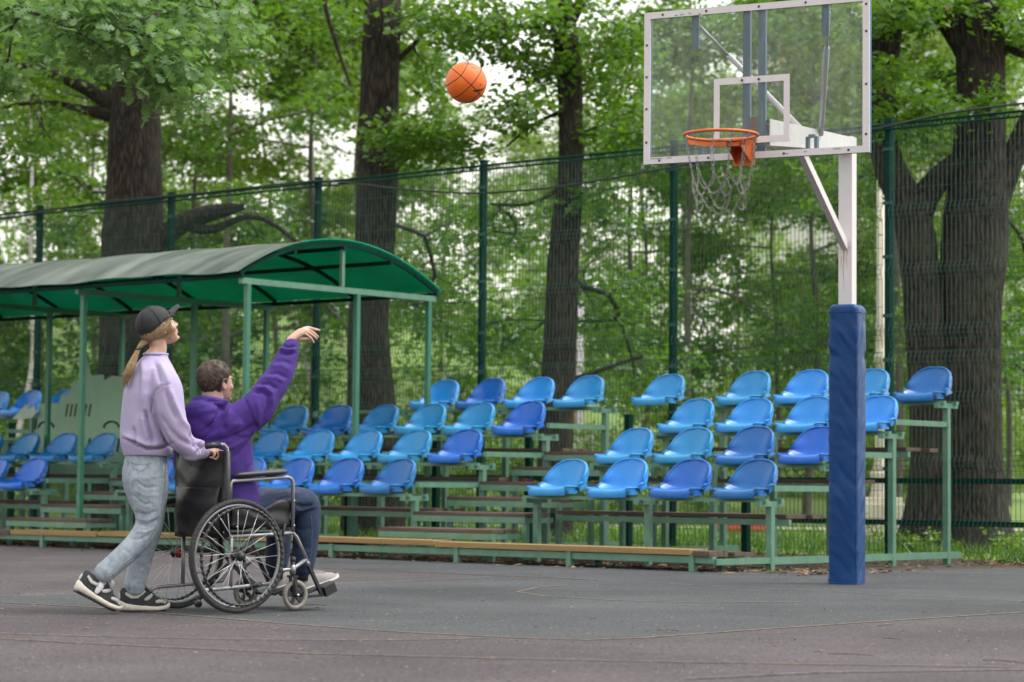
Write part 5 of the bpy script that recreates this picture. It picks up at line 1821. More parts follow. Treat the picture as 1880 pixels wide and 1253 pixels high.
class Frame:
    """a person's own frame: x forward, y to the left, z up"""
    def __init__(s, loc, yaw):
        s.o = np.array(loc, float); s.yaw = yaw
        s.f = np.array([cos(yaw), sin(yaw), 0]); s.l = np.array([-sin(yaw), cos(yaw), 0])

    def p(s, px, py, yl=0.0):
        d = ray(px, py); t = ((s.o + s.l * yl - _C) @ s.l) / (d @ s.l)
        q = _C + d * t - s.o
        return Vector((float(q @ s.f), yl, float(q[2])))

    def to_px(s, V):
        Wd = s.o + V[:, :1] * s.f + V[:, 1:2] * s.l + V[:, 2:3] * np.array([0, 0, 1.0]) - _C
        z = Wd @ _fw
        return np.stack([940 + 4439 * (Wd @ _rt) / z, 626.5 - 4439 * (Wd @ _up) / z], 1)


def get_vn(me):
    n = len(me.vertices)
    V = np.zeros(n * 3, np.float32); me.vertices.foreach_get('co', V)
    N = np.zeros(n * 3, np.float32); me.vertices.foreach_get('normal', N)
    return V.reshape(-1, 3).astype(float), N.reshape(-1, 3).astype(float)


def set_v(me, V):
    me.vertices.foreach_set('co', V.astype(np.float32).ravel()); me.update()


def strokes(me, fr, S, near=True):
    """press or raise fold lines; S: (pixel polyline, width px, depth m)"""
    V, N = get_vn(me)
    Q = fr.to_px(V)
    to_cam = (_C - fr.o)
    view = np.array([to_cam @ fr.f, to_cam @ fr.l, to_cam[2]]); view /= np.linalg.norm(view)
    face = np.clip((N @ view) * 2.0 + .35, 0, 1)
    D = np.zeros(len(V))
    for poly, wpx, amp in S:
        P = np.array(poly, float); best = np.full(len(V), 1e9); tpar = np.zeros(len(V))
        for i in range(len(P) - 1):
            a, b = P[i], P[i + 1]; ab = b - a
            t = np.clip(((Q - a) @ ab) / (ab @ ab), 0, 1)
            d = np.linalg.norm(Q - (a + t[:, None] * ab), axis=1)
            m = d < best
            best[m] = d[m]; tpar[m] = (i + t[m]) / (len(P) - 1)
        fade = np.clip(np.minimum(tpar, 1 - tpar) * 5 + .35, 0, 1)
        D += amp * fade * np.exp(-(best / wpx) ** 1.6)
    V += N * (D * face)[:, None]
    set_v(me, V)


def wrinkle(me, seed, freq, amp):
    V, N = get_vn(me)
    w = snoise(V, seed, freq)
    w = np.sign(w) * np.abs(w) ** 1.3
    set_v(me, V + N * (w * amp)[:, None])


def ell_ring(c, A, B, yaw=0.0, n=28, e=2.3):
    """horizontal ring: B along forward, A to the side"""
    out = []
    for t in np.linspace(0, 2 * pi, n, endpoint=False):
        ct_, st_ = cos(t), sin(t)
        r = 1 / (abs(ct_) ** e + abs(st_) ** e) ** (1 / e)
        x, y = B * r * ct_, A * r * st_
        out.append((c[0] + x * cos(yaw) - y * sin(yaw), c[1] + x * sin(yaw) + y * cos(yaw), c[2]))
    return out


def limb(mb, pts, rad, n=16, sub=4):
    """tapering limb through joints; rad: number or (in sagittal plane, sideways)"""
    P = [Vector(p) for p in pts]; R = [(r, r) if not hasattr(r, '__len__') else r for r in rad]
    Q = []; RR = []
    for i in range(len(P) - 1):
        p0 = P[max(i - 1, 0)]; p1 = P[i]; p2 = P[i + 1]; p3 = P[min(i + 2, len(P) - 1)]
        for k in range(sub):
            t = k / sub
            Q.append(.5 * ((2 * p1) + (p2 - p0) * t + (2 * p0 - 5 * p1 + 4 * p2 - p3) * t * t + (3 * p1 - p0 - 3 * p2 + p3) * t ** 3))
            s_ = t * t * (3 - 2 * t)
            RR.append((R[i][0] * (1 - s_) + R[i + 1][0] * s_, R[i][1] * (1 - s_) + R[i + 1][1] * s_))
    Q.append(P[-1]); RR.append(R[-1])
    rings = []
    for i, q in enumerate(Q):
        t = (Q[min(i + 1, len(Q) - 1)] - Q[max(i - 1, 0)]).normalized()
        side = Vector((0, 1, 0)); side = (side - t * side.dot(t)).normalized()
        nn = side.cross(t).normalized()
        rings.append([q + nn * (RR[i][0] * cos(a)) + side * (RR[i][1] * sin(a)) for a in np.linspace(0, 2 * pi, n, endpoint=False)])
    mb.rings(rings)
    mb.ellipsoid(Q[0], (RR[0][0],) * 3, nu=10, nv=6); mb.ellipsoid(Q[-1], (RR[-1][0] * .98,) * 3, nu=10, nv=6)
    return mb


def add_T(mb, src, Mx):
    b = len(mb.v)
    mb.v += [tuple(Mx @ Vector(v)) for v in src.v]
    mb.f += [tuple(i + b for i in f) for f in src.f]; mb.sm += src.sm


def head_shape(female=False):
    """head in its own frame: x forward, z up, origin between the ears"""
    h = MB()
    h.ellipsoid((-.014, 0, .036), (.094, .074, .086), nu=24, nv=16)
    prof = [(.06, .010, .066, .078), (.03, .012, .067, .082), (0, .014, .066, .083), (-.03, .018, .062, .079), (-.06, .026, .053, .070), (-.085, .036, .042, .056), (-.104, .046, .028, .040), (-.114, .052, .014, .024)]
    k = .94 if female else 1.0
    h.rings([ell_ring((cx, 0, z), A * k, B * (k * .5 + .5), n=24, e=2.1) for z, cx, A, B in prof])
    h.ellipsoid((.083, 0, -.098), (.017, .020, .014))                      # chin
    for sy in (-1, 1):
        h.ellipsoid((.062, sy * .036, -.028), (.028, .024, .026))           # cheek
        h.ellipsoid((.078, sy * .030, .024), (.014, .026, .008))            # brow
        h.ellipsoid((-.010, sy * .071, -.008), (.017, .010, .031), Matrix.Rotation(sy * .25, 3, 'Z') @ Matrix.Rotation(-.2, 3, 'Y'))
        h.tube([(-.004 + .020 * cos(t), sy * (.080 + .004 * sin(t)), -.003 + .031 * sin(t)) for t in np.linspace(.5, 5.2, 12)], .0042, 6)
        h.ellipsoid((.103, sy * .011, -.031), (.010, .008, .007))           # nostril wing
    h.rings([ell_ring((x, 0, z), a, b, n=12, e=2) for z, x, a, b in ((.020, .086, .010, .012), (.0, .094, .010, .013), (-.016, .103, .011, .015), (-.028, .108, .012, .015), (-.036, .101, .010, .012))])
    h.ellipsoid((.116 if not female else .115, 0, -.026), (.010, .010, .009))
    h.ellipsoid((.094, 0, -.052), (.012, .022, .0065)); h.ellipsoid((.091, 0, -.066), (.012, .020, .0070))
    return h


def hair_mat(name, dark, light):
    m, n, b = _mat(name)
    a_ = n.nodes.new('ShaderNodeAttribute'); a_.attribute_name = 'tone'
    r = n.nodes.new('ShaderNodeValToRGB'); r.color_ramp.elements[0].color = (*dark, 1); r.color_ramp.elements[1].color = (*light, 1)
    n.links.new(a_.outputs['Fac'], r.inputs[0]); n.links.new(r.outputs[0], b.inputs['Base Color'])
    b.inputs['Roughness'].default_value = .5; b.inputs['Specular IOR Level'].default_value = .4
    return m


M['strand_brown'] = hair_mat('brown_strands', (.018, .011, .007), (.135, .088, .058))
M['strand_blond'] = hair_mat('blond_strands', (.20, .12, .055), (.56, .41, .24))


def hair_strands(name, P, N, flow, L, width, mat, parent, rng, lift=.4, curl=.3, clumps=0):
    """thin tapering hairs rooted at P, gathered into tufts"""
    n = len(P)
    d = flow + N * lift + rng.normal(0, curl, (n, 3))
    tone = np.clip(rng.normal(.45, .2, n), 0, 1)
    conv = np.zeros((n, 3))
    if clumps:
        c = rng.choice(n, clumps, replace=False)
        idx = np.array([int(np.argmin(((P[c] - p) ** 2).sum(1))) for p in P])
        cd = rng.normal(0, .15, (clumps, 3)); cl = rng.uniform(-.08, .12, clumps)
        d = d + cd[idx] + N * cl[idx][:, None]
        conv = (P[c][idx] - P) * .55
        tone = np.clip(rng.normal(.42, .17, clumps)[idx] + rng.normal(0, .10, n), 0, 1)
    d /= np.linalg.norm(d, axis=1)[:, None]
    side = np.cross(d, N + rng.normal(0, .3, (n, 3))); side /= np.linalg.norm(side, axis=1)[:, None] + 1e-9
    ln = L * rng.uniform(.6, 1.2, n)
    mid = P + d * ln[:, None] * .55 + N * (ln * .10)[:, None] + conv * .4
    tip = P + d * ln[:, None] - N * (ln * .08)[:, None] + conv
    w = width
    V = np.stack([P - side * w, P + side * w, mid - side * w * .8, mid + side * w * .8, tip - side * w * .15, tip + side * w * .15], 1)
    b = (np.arange(n) * 6)[:, None]
    Fq = np.concatenate([b + np.array([[0, 1, 3, 2]]), b + np.array([[2, 3, 5, 4]])])
    me = mesh_np(name, V.reshape(-1, 3), Fq)
    a_ = me.attributes.new('tone', 'FLOAT', 'POINT'); a_.data.foreach_set('value', np.repeat(tone, 6).astype(np.float32))
    o = obj_me(name, me, mat, parent)
    o['kind'] = 'stuff'
    return o


def sphere_dirs(n, rng):
    v = rng.normal(0, 1, (n, 3)); return v / np.linalg.norm(v, axis=1)[:, None]


def hair_shell(mask, thick, nu=60, nv=40, c=(-.014, 0, .036), r=(.094, .074, .086)):
    V = []; ok = []
    for i in range(nv + 1):
        th = pi * i / nv
        for k in range(nu):
            ph = 2 * pi * k / nu
            d = np.array([sin(th) * cos(ph), sin(th) * sin(ph), cos(th)])
            p0 = np.array(c) + d * np.array(r)
            m = mask(p0); t = thick(p0)
            V.append(tuple(np.array(c) + d * (np.array(r) + t))); ok.append(m)
    Fs = []
    for i in range(nv):
        for k in range(nu):
            f = (i * nu + k, (i + 1) * nu + k, (i + 1) * nu + (k + 1) % nu, i * nu + (k + 1) % nu)
            if all(ok[q] for q in f): Fs.append(f)
    return MB().add(V, Fs, True)


def xform(o, Mx): o.matrix_local = Mx; return o


# ----- a sneaker, heel at x=0, toe at x=L, sole on z=0
def shoe(parent, Mx, chunky, L=.285):
    root = bpy.data.objects.new('shoe', None); link(root, parent); root.matrix_local = Mx
    k = L / .285
    # plan half widths
    xs = [0, .012, .035, .075, .12, .165, .205, .24, .265, .280, .285]
    hw = [.012, .027, .034, .036, .035, .039, .044, .043, .034, .018, .006]
    st = [.050, .053, .052, .046, .040, .035, .031, .028, .026, .026, .027] if chunky else [.020] * 11
    lift = [.010, .006, .001, 0, 0, 0, 0, .004, .011, .018, .022] if chunky else [.004, .002, 0, 0, 0, 0, 0, .001, .004, .008, .011]
    rings = []
    for x, w, s_, l in zip(xs, hw, st, lift):
        y0 = .006 * sin(x / .285 * pi)
        wv = (w + (.0035 if chunky else .003))
        ring_ = []
        for a in np.linspace(0, 2 * pi, 16, endpoint=False):
            e = 3.2
            r = 1 / (abs(cos(a)) ** e + abs(sin(a)) ** e) ** (1 / e)
            bul = 1 + (.05 if chunky else 0) * sin(x * 160) * (sin(a) < 0)
            ring_.append((x * k, (y0 + wv * r * cos(a) * bul), l + s_ / 2 + s_ / 2 * r * sin(a)))
        rings.append(ring_)
    so = MB().rings(rings).build('sole', M['sole'] if chunky else M['sole_white'], root)
    if chunky:
        tr = MB()
        for x in np.linspace(.02, .25, 15): tr.box((x * k, .004, .003), (.009, .07, .008))
        tr.build('outsole', M['shoe_black'], so)
    # upper
    xu = [.006, .018, .04, .07, .10, .125, .15, .175, .205, .235, .258, .272]
    wu = [.016, .029, .034, .036, .036, .036, .037, .040, .042, .038, .027, .010]
    hu = [.112, .126, .124, .114, .120, .124, .114, .098, .080, .066, .053, .036] if chunky else [.06, .078, .078, .072, .078, .082, .076, .066, .054, .046, .038, .024]
    G = []
    nn = 15
    for x, w, h_ in zip(xu, wu, hu):
        zb = (np.interp(x, xs, st) + np.interp(x, xs, lift)) - .012
        y0 = .006 * sin(x / .285 * pi)
        row = []
        for a in np.linspace(pi, 0, nn):
            ee = 2.4 if x < .12 else 2.1
            r = 1 / (abs(cos(a)) ** ee + abs(sin(a)) ** ee) ** (1 / ee)
            inn = .72 + .28 * (1 - sin(a) ** 2)
            row.append(Vector((x * k, y0 + w * r * cos(a) * (inn if sin(a) > .8 else 1), zb + (h_ - zb + .004) * r * sin(a))))
        G.append(row)
    m = MB(); V = [p for r in G for p in r]; nr = len(G)
    Fs = [(i * nn + j, (i + 1) * nn + j, (i + 1) * nn + j + 1, i * nn + j + 1) for i in range(nr - 1) for j in range(nn - 1)]
    # heel and toe closures
    m.add(V, Fs + [tuple(range(nn)), tuple(range(nr * nn - 1, (nr - 1) * nn - 1, -1))], True)
    up = m.build('upper', M['shoe_black'] if chunky else M['shoe_taupe'], root)
    sd = up.modifiers.new('sub', 'SUBSURF'); sd.levels = 1; sd.render_levels = 1

    def surf(x, a):
        """point on the upper at length x and girth angle a (0 = right side sole .. pi = left)"""
        i = np.interp(x, xu, range(nr)); i0 = int(min(i, nr - 2)); ti = i - i0
        j = (pi - a) / pi * (nn - 1); j0 = int(min(j, nn - 2)); tj = j - j0
        p = (G[i0][j0] * (1 - tj) + G[i0][j0 + 1] * tj) * (1 - ti) + (G[i0 + 1][j0] * (1 - tj) + G[i0 + 1][j0 + 1] * tj) * ti
        c = Vector((x * k, .004, .035)); d = (p - c).normalized()
        return p + d * .0034

    if chunky:
        for side in (0, 1):
            def SA(q, side=side): return q if side else pi - q
            for band in ([(.028, .62), (.060, .46), (.095, .50), (.125, .72), (.140, 1.0)], [(.135, .34), (.158, .55), (.172, .80), (.182, 1.1)], [(.195, .42), (.218, .62), (.240, .70), (.256, .60)]):
                c = [surf(x, SA(a)) for x, a in band]
                Q = []
                for i in range(len(c) - 1):
                    for t in np.linspace(0, 1, 4, endpoint=False): Q.append(c[i].lerp(c[i + 1], t))
                Q.append(c[-1])
                Vv = []
                for i, q in enumerate(Q):
                    t = (Q[min(i + 1, len(Q) - 1)] - Q[max(i - 1, 0)]).normalized()
                    o_ = Vector((0, (1 if SA(.5) > pi / 2 else -1) * -1, .3)).normalized()
                    b_ = t.cross(o_).normalized() * (.0095 if 1 < i < 9 else .007)
                    Vv += [q + b_, q - b_]
                ov = MB().add(Vv, [(2 * i, 2 * i + 1, 2 * i + 3, 2 * i + 2) for i in range(len(Q) - 1)], True).build('overlay', M['shoe_grey'], up)
                s2 = ov.modifiers.new('s', 'SOLIDIFY'); s2.thickness = .003; s2.offset = 0
        MB().ellipsoid((.004 * k, .002, .078), (.006, .012, .022)).build('heel_tab', M['shoe_grey'], up)
    for i, x in enumerate(np.linspace(.135, .195, 6)):
        P = [surf(x + .004 * (abs(t) ** 2), pi / 2 + t) + Vector((0, 0, .002)) for t in np.linspace(-.55, .55, 7)]
        MB().tube(P, .0023, 6).build('lace', M['shoe_black'] if chunky else M['sole_white'], up)
    return root


# ===================================================== the standing woman
WF = Frame((-1.965, 13.03, .014), radians(29))
wp = WF.p
wHead = wp(291, 603, 0.0)
HM_w = Matrix.Translation(wHead) @ Matrix.Rotation(radians(4), 4, 'Z') @ Matrix.Rotation(radians(-26), 4, 'Y') @ Matrix.Scale(.93, 4)
b = MB()
add_T(b, head_shape(True), HM_w)
hip = wp(268, 868); chest = wp(272, 735); neckb = wp(282, 658)
limb(b, [wHead + Vector((-.02, 0, -.03)), wp(291, 640), neckb], [.048, .046, .055])
b.rings([ell_ring(p, A, B) for p, A, B in ((wp(270, 880), .10, .07), (wp(268, 850), .11, .075), (wp(270, 800), .10, .075), (wp(274, 740), .12, .085), (wp(277, 690), .12, .075), (wp(280, 664), .07, .055))])
sR = wp(306, 694, -.165); eR = wp(322, 792, -.235); kR = wp(384, 828, -.20)
sL = wp(280, 690, .165); eL = wp(300, 790, .22); kL = wp(372, 822, .22)
for S_, E_, K_ in ((sR, eR, kR), (sL, eL, kL)):
    limb(b, [S_, E_, K_], [.036, .030, .024])
# legs under the jeans, down to the bare ankles
wRk = wp(270, 968, -.09); wRa = wp(188, 1064, -.085); wLk = wp(274, 970, .085); wLa = wp(246, 1094, .08)
limb(b, [wp(270, 880, -.075), wRk, wp(212, 1035, -.088), wRa], [.06, .045, .040, .030])
limb(b, [wp(270, 880, .075), wLk, wp(258, 1035, .083), wLa], [.06, .045, .040, .030])


def grip_hand(mb, wrist, knuck, sgn, axis=Vector((1, 0, 0))):
    """hand closed round a horizontal grip at knuck"""
    d = (knuck - wrist).normalized()
    side = axis.normalized()
    rings = []
    for t, w, h_ in ((0, .022, .018), (.35, .032, .019), (.8, .040, .019), (1.0, .038, .016)):
        c = wrist.lerp(knuck, t)
        nn = side.cross(d).normalized()
        rings.append([c + side * (w * cos(a)) + nn * (h_ * sin(a)) for a in np.linspace(0, 2 * pi, 12, endpoint=False)])
    mb.rings(rings)
    down = Vector((0, 0, -1)); back = Vector((-d.x, -d.y, 0)).normalized() if (abs(d.x) + abs(d.y)) > .01 else Vector((0, sgn, 0))
    for i in range(4):
        base = knuck + side * (.030 - .020 * i)
        L = (.9, 1.0, .95, .8)[i]
        out = Vector((0, -sgn * 1.0, 0))
        P = [base, base + (d * .022 + down * .004) * L, base + (d * .030 + down * .026) * L, base + (d * .012 + down * .044) * L, base + (d * -.008 + down * .040) * L]
        mb.tube(P, [.0088, .0088, .0082, .0075, .006], 8)
    tb = wrist.lerp(knuck, .4) + side * .034
    mb.tube([tb, tb + d * .025 + down * .014 + side * .008, tb + d * .045 + down * .034], [.011, .010, .008], 8)


grip_hand(b, wp(383, 829, -.205), wp(396, 829, -.228), -1)
grip_hand(b, wp(372, 822, .21), wp(384, 824, .23), 1)
wb = fuse(b, .0042, 3)
woman = obj_me('person', wb, M['skin'])
woman.location = WF.o; woman.rotation_euler = (0, 0, WF.yaw)
tag(woman, 'standing person in black cap, lilac sweatshirt and pale jeans pushing the wheelchair', 'person')

# sweatshirt
t_ = MB()
t_.rings([ell_ring(p, A, B, e=2.4) for p, A, B in (
    (wp(271, 838), .160, .118), (wp(271, 826), .168, .126), (wp(270, 812), .172, .133), (wp(271, 795), .176, .138), (wp(273, 760), .180, .137),
    (wp(276, 725), .184, .133), (wp(279, 700), .180, .124), (wp(281, 682), .158, .108), (wp(283, 667), .112, .083), (wp(285, 657), .072, .066), (wp(287, 648), .060, .060))])
limb(t_, [wp(298, 690, -.135), wp(307, 716, -.19), wp(314, 760, -.225), wp(326, 798, -.238), wp(350, 824, -.222), wp(372, 829, -.208)], [.072, .080, .076, .070, .058, .044], 20)
limb(t_, [wp(283, 688, .13), wp(290, 716, .19), wp(297, 770, .23), wp(310, 800, .235), wp(345, 818, .225), wp(362, 821, .215)], [.072, .080, .074, .066, .056, .044], 20)
t_.ellipsoid(wp(352, 836, -.222), (.05, .04, .035))
sw = fuse(t_, .0062, 8)
zf = lambda X, Y: (210 + X / 3.914, 540 + Y / 3.914)
S_w = [([zf(395, 655), zf(330, 662), zf(290, 695), zf(264, 770), zf(270, 850)], 2.0, -.006),
       ([zf(400, 668), zf(340, 676), zf(302, 712), zf(280, 780)], 4, .003),
       ([zf(70, 1045), zf(150, 1080), zf(230, 1118), zf(320, 1112), zf(400, 1090)], 2.6, -.013),
       ([zf(72, 1015), zf(150, 1045), zf(235, 1085), zf(330, 1080)], 6, .010),
       ([zf(222, 850), zf(238, 930), zf(262, 1010), zf(280, 1085)], 3.2, -.014), ([zf(200, 880), zf(215, 960), zf(232, 1060)], 5, .008),
       ([zf(132, 960), zf(146, 1030), zf(152, 1070)], 3, -.009), ([zf(175, 520), zf(168, 700), zf(150, 900)], 8, -.007), ([zf(205, 470), zf(200, 620), zf(195, 800)], 8, .006),
       ([zf(285, 480), zf(310, 560), zf(330, 640)], 5, -.007), ([zf(330, 500), zf(370, 580), zf(395, 650)], 5, .005),
       ([zf(395, 680), zf(430, 780), zf(480, 900), zf(545, 985)], 6, .009), ([zf(375, 700), zf(400, 800), zf(450, 900)], 4, -.008),
       ([zf(275, 850), zf(310, 940), zf(370, 1040), zf(430, 1120)], 4, -.008), ([zf(330, 880), zf(390, 980), zf(470, 1050), zf(560, 1090)], 7, -.007),
       ([zf(545, 1000), zf(575, 1050), zf(580, 1110)], 3.5, -.012), ([zf(580, 1020), zf(610, 1060), zf(650, 1075)], 4, .010), ([zf(600, 1080), zf(630, 1100), zf(600, 1150)], 3, -.009),
       ([zf(655, 1075), zf(640, 1105), zf(630, 1145)], 2.2, -.007), ([zf(180, 455), zf(250, 432), zf(340, 445)], 1.6, -.004), ([zf(240, 700), zf(230, 780), zf(225, 850)], 6, .006)]
strokes(sw, WF, [(a_, w_ * .85, d_ * 1.9) for a_, w_, d_ in S_w])
wrinkle(sw, 31, (16, 16, 7), .0030)
obj_me('sweatshirt', sw, M['lilac'], woman)
# ribbed hem lines
rb = MB()
for dz_, gr in ((.0, 1.0),):
    pass
M['lilac_seam'] = mk('lilac_seam', (.20, .155, .26), rough=.9)
_sw = woman.children[-1]
SEAMS_W = [('arm_seam', [zf(395, 656), zf(330, 662), zf(290, 695), zf(264, 770), zf(270, 850)]), ('hem_seam', [zf(74, 1046), zf(150, 1082), zf(230, 1119), zf(320, 1113), zf(395, 1090)]), ('cuff_seam', [zf(652, 1078), zf(640, 1108), zf(632, 1145)])]
cl = MB().tube([Vector(p) for p in ell_ring(wp(286, 651), .061, .061, n=28)], .0075, 8, closed=True).build('collar', M['lilac'], woman)

# jeans
j = MB()
j.rings([ell_ring(p, A, B, e=2.3) for p, A, B in ((wp(269, 822), .130, .096), (wp(267, 845), .145, .106), (wp(266, 865), .154, .114), (wp(267, 885), .156, .115), (wp(269, 903), .148, .108), (wp(271, 922), .130, .094), (wp(272, 942), .10, .07), (wp(272, 955), .06, .04))])
limb(j, [wp(269, 878, -.085), wp(272, 920, -.09), wp(271, 965, -.092), wp(243, 1005, -.09), wp(203, 1042, -.086), wp(191, 1053, -.085)], [(.096, .092), (.086, .084), (.068, .071), (.060, .062), (.056, .058), (.059, .060)], 20)
limb(j, [wp(270, 878, .085), wp(275, 920, .088), wp(276, 965, .086), wp(262, 1015, .083), wp(250, 1062, .081), wp(246, 1079, .08)], [(.096, .092), (.088, .086), (.070, .073), (.061, .063), (.059, .060), (.062, .061)], 20)
jm = fuse(j, .0062, 7)
z1f = lambda X, Y: (100 + X / 2.021, 530 + Y / 2.021)
S_j = [([z1f(300, 715), z1f(340, 740), z1f(385, 735)], 3, -.009), ([z1f(290, 765), z1f(330, 800), z1f(370, 800)], 3, -.010), ([z1f(295, 745), z1f(340, 770), z1f(395, 765)], 4, .007),
       ([z1f(292, 830), z1f(340, 840), z1f(380, 825)], 3, -.009), ([z1f(300, 870), z1f(340, 880), z1f(385, 860)], 3.5, -.010), ([z1f(300, 850), z1f(345, 862), z1f(388, 842)], 3.5, .008),
       ([z1f(300, 900), z1f(340, 905), z1f(375, 890)], 3, .007), ([z1f(280, 930), z1f(320, 930), z1f(350, 915)], 3, -.008), ([z1f(250, 960), z1f(280, 985), z1f(300, 1010)], 4, -.005),
       ([z1f(300, 660), z1f(310, 700), z1f(300, 740)], 4, -.006), ([z1f(395, 650), z1f(390, 720), z1f(385, 800)], 5, .005), ([z1f(345, 690), z1f(365, 710), z1f(410, 700)], 3, -.006),
       ([z1f(300, 960), z1f(310, 1030), z1f(290, 1090)], 4, -.004)]
strokes(jm, WF, [(a_, w_ * .75, d_ * .72) for a_, w_, d_ in S_j])
wrinkle(jm, 37, (22, 22, 12), .0022)
jn = obj_me('jeans', jm, M['denim_light'], woman)


def surf_line(name, me_obj, fr, pix, r, mat, off=.001):
    """thin line lying on the camera-facing surface of a garment along a pixel course"""
    me = me_obj.data
    V, N = get_vn(me); Q = fr.to_px(V)
    to_cam = (_C - fr.o); view = np.array([to_cam @ fr.f, to_cam @ fr.l, to_cam[2]]); view /= np.linalg.norm(view)
    depth = V @ view
    ok = (N @ view) > -.1
    P = []
    for i in range(len(pix) - 1):
        for t in np.linspace(0, 1, 7, endpoint=(i == len(pix) - 2)):
            q = np.array(pix[i]) * (1 - t) + np.array(pix[i + 1]) * t
            d = np.linalg.norm(Q - q, axis=1) + (~ok) * 1e3
            c = np.argsort(d)[:14]; c = c[d[c] < d[c[0]] + 4]
            k = c[np.argmax(depth[c])]
            P.append(V[k] + N[k] * off)
    P = np.array(P)
    for _ in range(2): P[1:-1] = (P[:-2] + 2 * P[1:-1] + P[2:]) / 4
    return MB().tube(P, r, 5).build(name, mat, me_obj)


for nm_, px_ in SEAMS_W: surf_line(nm_, _sw, WF, px_, .0016, M['lilac_seam'], .0004)
surf_line('side_seam', jn, WF, [z1f(415, 650), z1f(410, 740), z1f(398, 820), z1f(385, 880), z1f(350, 940), z1f(290, 1000), z1f(215, 1072)], .0024, M['seam_dark'])
surf_line('pocket_edge', jn, WF, [z1f(283, 640), z1f(290, 668), z1f(318, 676), z1f(352, 655), z1f(352, 640)], .0016, M['seam_dark'])
surf_line('pocket_edge', jn, WF, [z1f(283, 646), z1f(318, 652), z1f(352, 646)], .0014, M['seam_dark'])
rng = np.random.default_rng(8)
fr_ = MB()
for c, n_ in ((wp(191, 1055, -.085), 22), (wp(246, 1081, .08), 22)):
    for i in range(n_):
        a = 2 * pi * i / n_ + rng.uniform(-.1, .1)
        p = c + Vector((.052 * cos(a), .055 * sin(a), rng.uniform(-.004, .006)))
        fr_.tube([p, p + Vector((rng.normal(0, .004), rng.normal(0, .004), -rng.uniform(.004, .014)))], .0009, 4)
p = wp(205, 1064, -.12)
for i in range(5):
    fr_.tube([p, p + Vector((.004 * i, -.002, -.02)), p + Vector((.003 * i - .006, 0, -.044 - .006 * rng.random()))], .0011, 4)
fo = fr_.build('frayed_hem', M['thread'], jn); fo['kind'] = 'stuff'

# socks, shoes
for a, yl, dx in ((wRa, -.085, 0), (wLa, .08, 0)):
    m = MB()
    if yl < 0: limb(m, [wp(181, 1077, yl), wp(173, 1088, yl)], [.032, .031])
    else: limb(m, [wp(246, 1104, yl), wp(243, 1113, yl)], [.032, .031])
    me = fuse(m, .006, 3)
    obj_me('sock', me, M['sock'], woman)
hL = wp(217.5, 1126, .08); hL.z = -.004
shoe(woman, Matrix.Translation(hL) @ Matrix.Rotation(radians(-3), 4, 'Z'), True)
hR = wp(134.5, 1084, -.085)
tR = wp(214, 1131, -.085)
ang = atan2(hR.z - tR.z, tR.x - hR.x)
shoe(woman, Matrix.Translation(hR) @ Matrix.Rotation(radians(1), 4, 'Z') @ Matrix.Rotation(ang + radians(-3), 4, 'Y'), True)

# head details, hair and cap
for sy in (-1, 1):
    o = MB().ellipsoid((0, 0, 0), (.010, .012, .0095)).build('eye', M['eyewhite'], woman); o.matrix_local = HM_w @ Matrix.Translation((.079, sy * .031, .004))
    o2 = MB().ellipsoid((.0075, 0, 0), (.0045, .006, .006)).build('iris', M['eye'], o)
    o = MB().tube([(.082, sy * .018, .027), (.083, sy * .032, .032), (.074, sy * .048, .028)], .003, 6).build('eyebrow', M['hair_blond'], woman); o.matrix_local = HM_w
o = MB().ellipsoid((.1005, 0, -.0535), (.007, .019, .005)).ellipsoid((.0975, 0, -.066), (.0072, .017, .0055)).build('lips', M['lip'], woman); o.matrix_local = HM_w


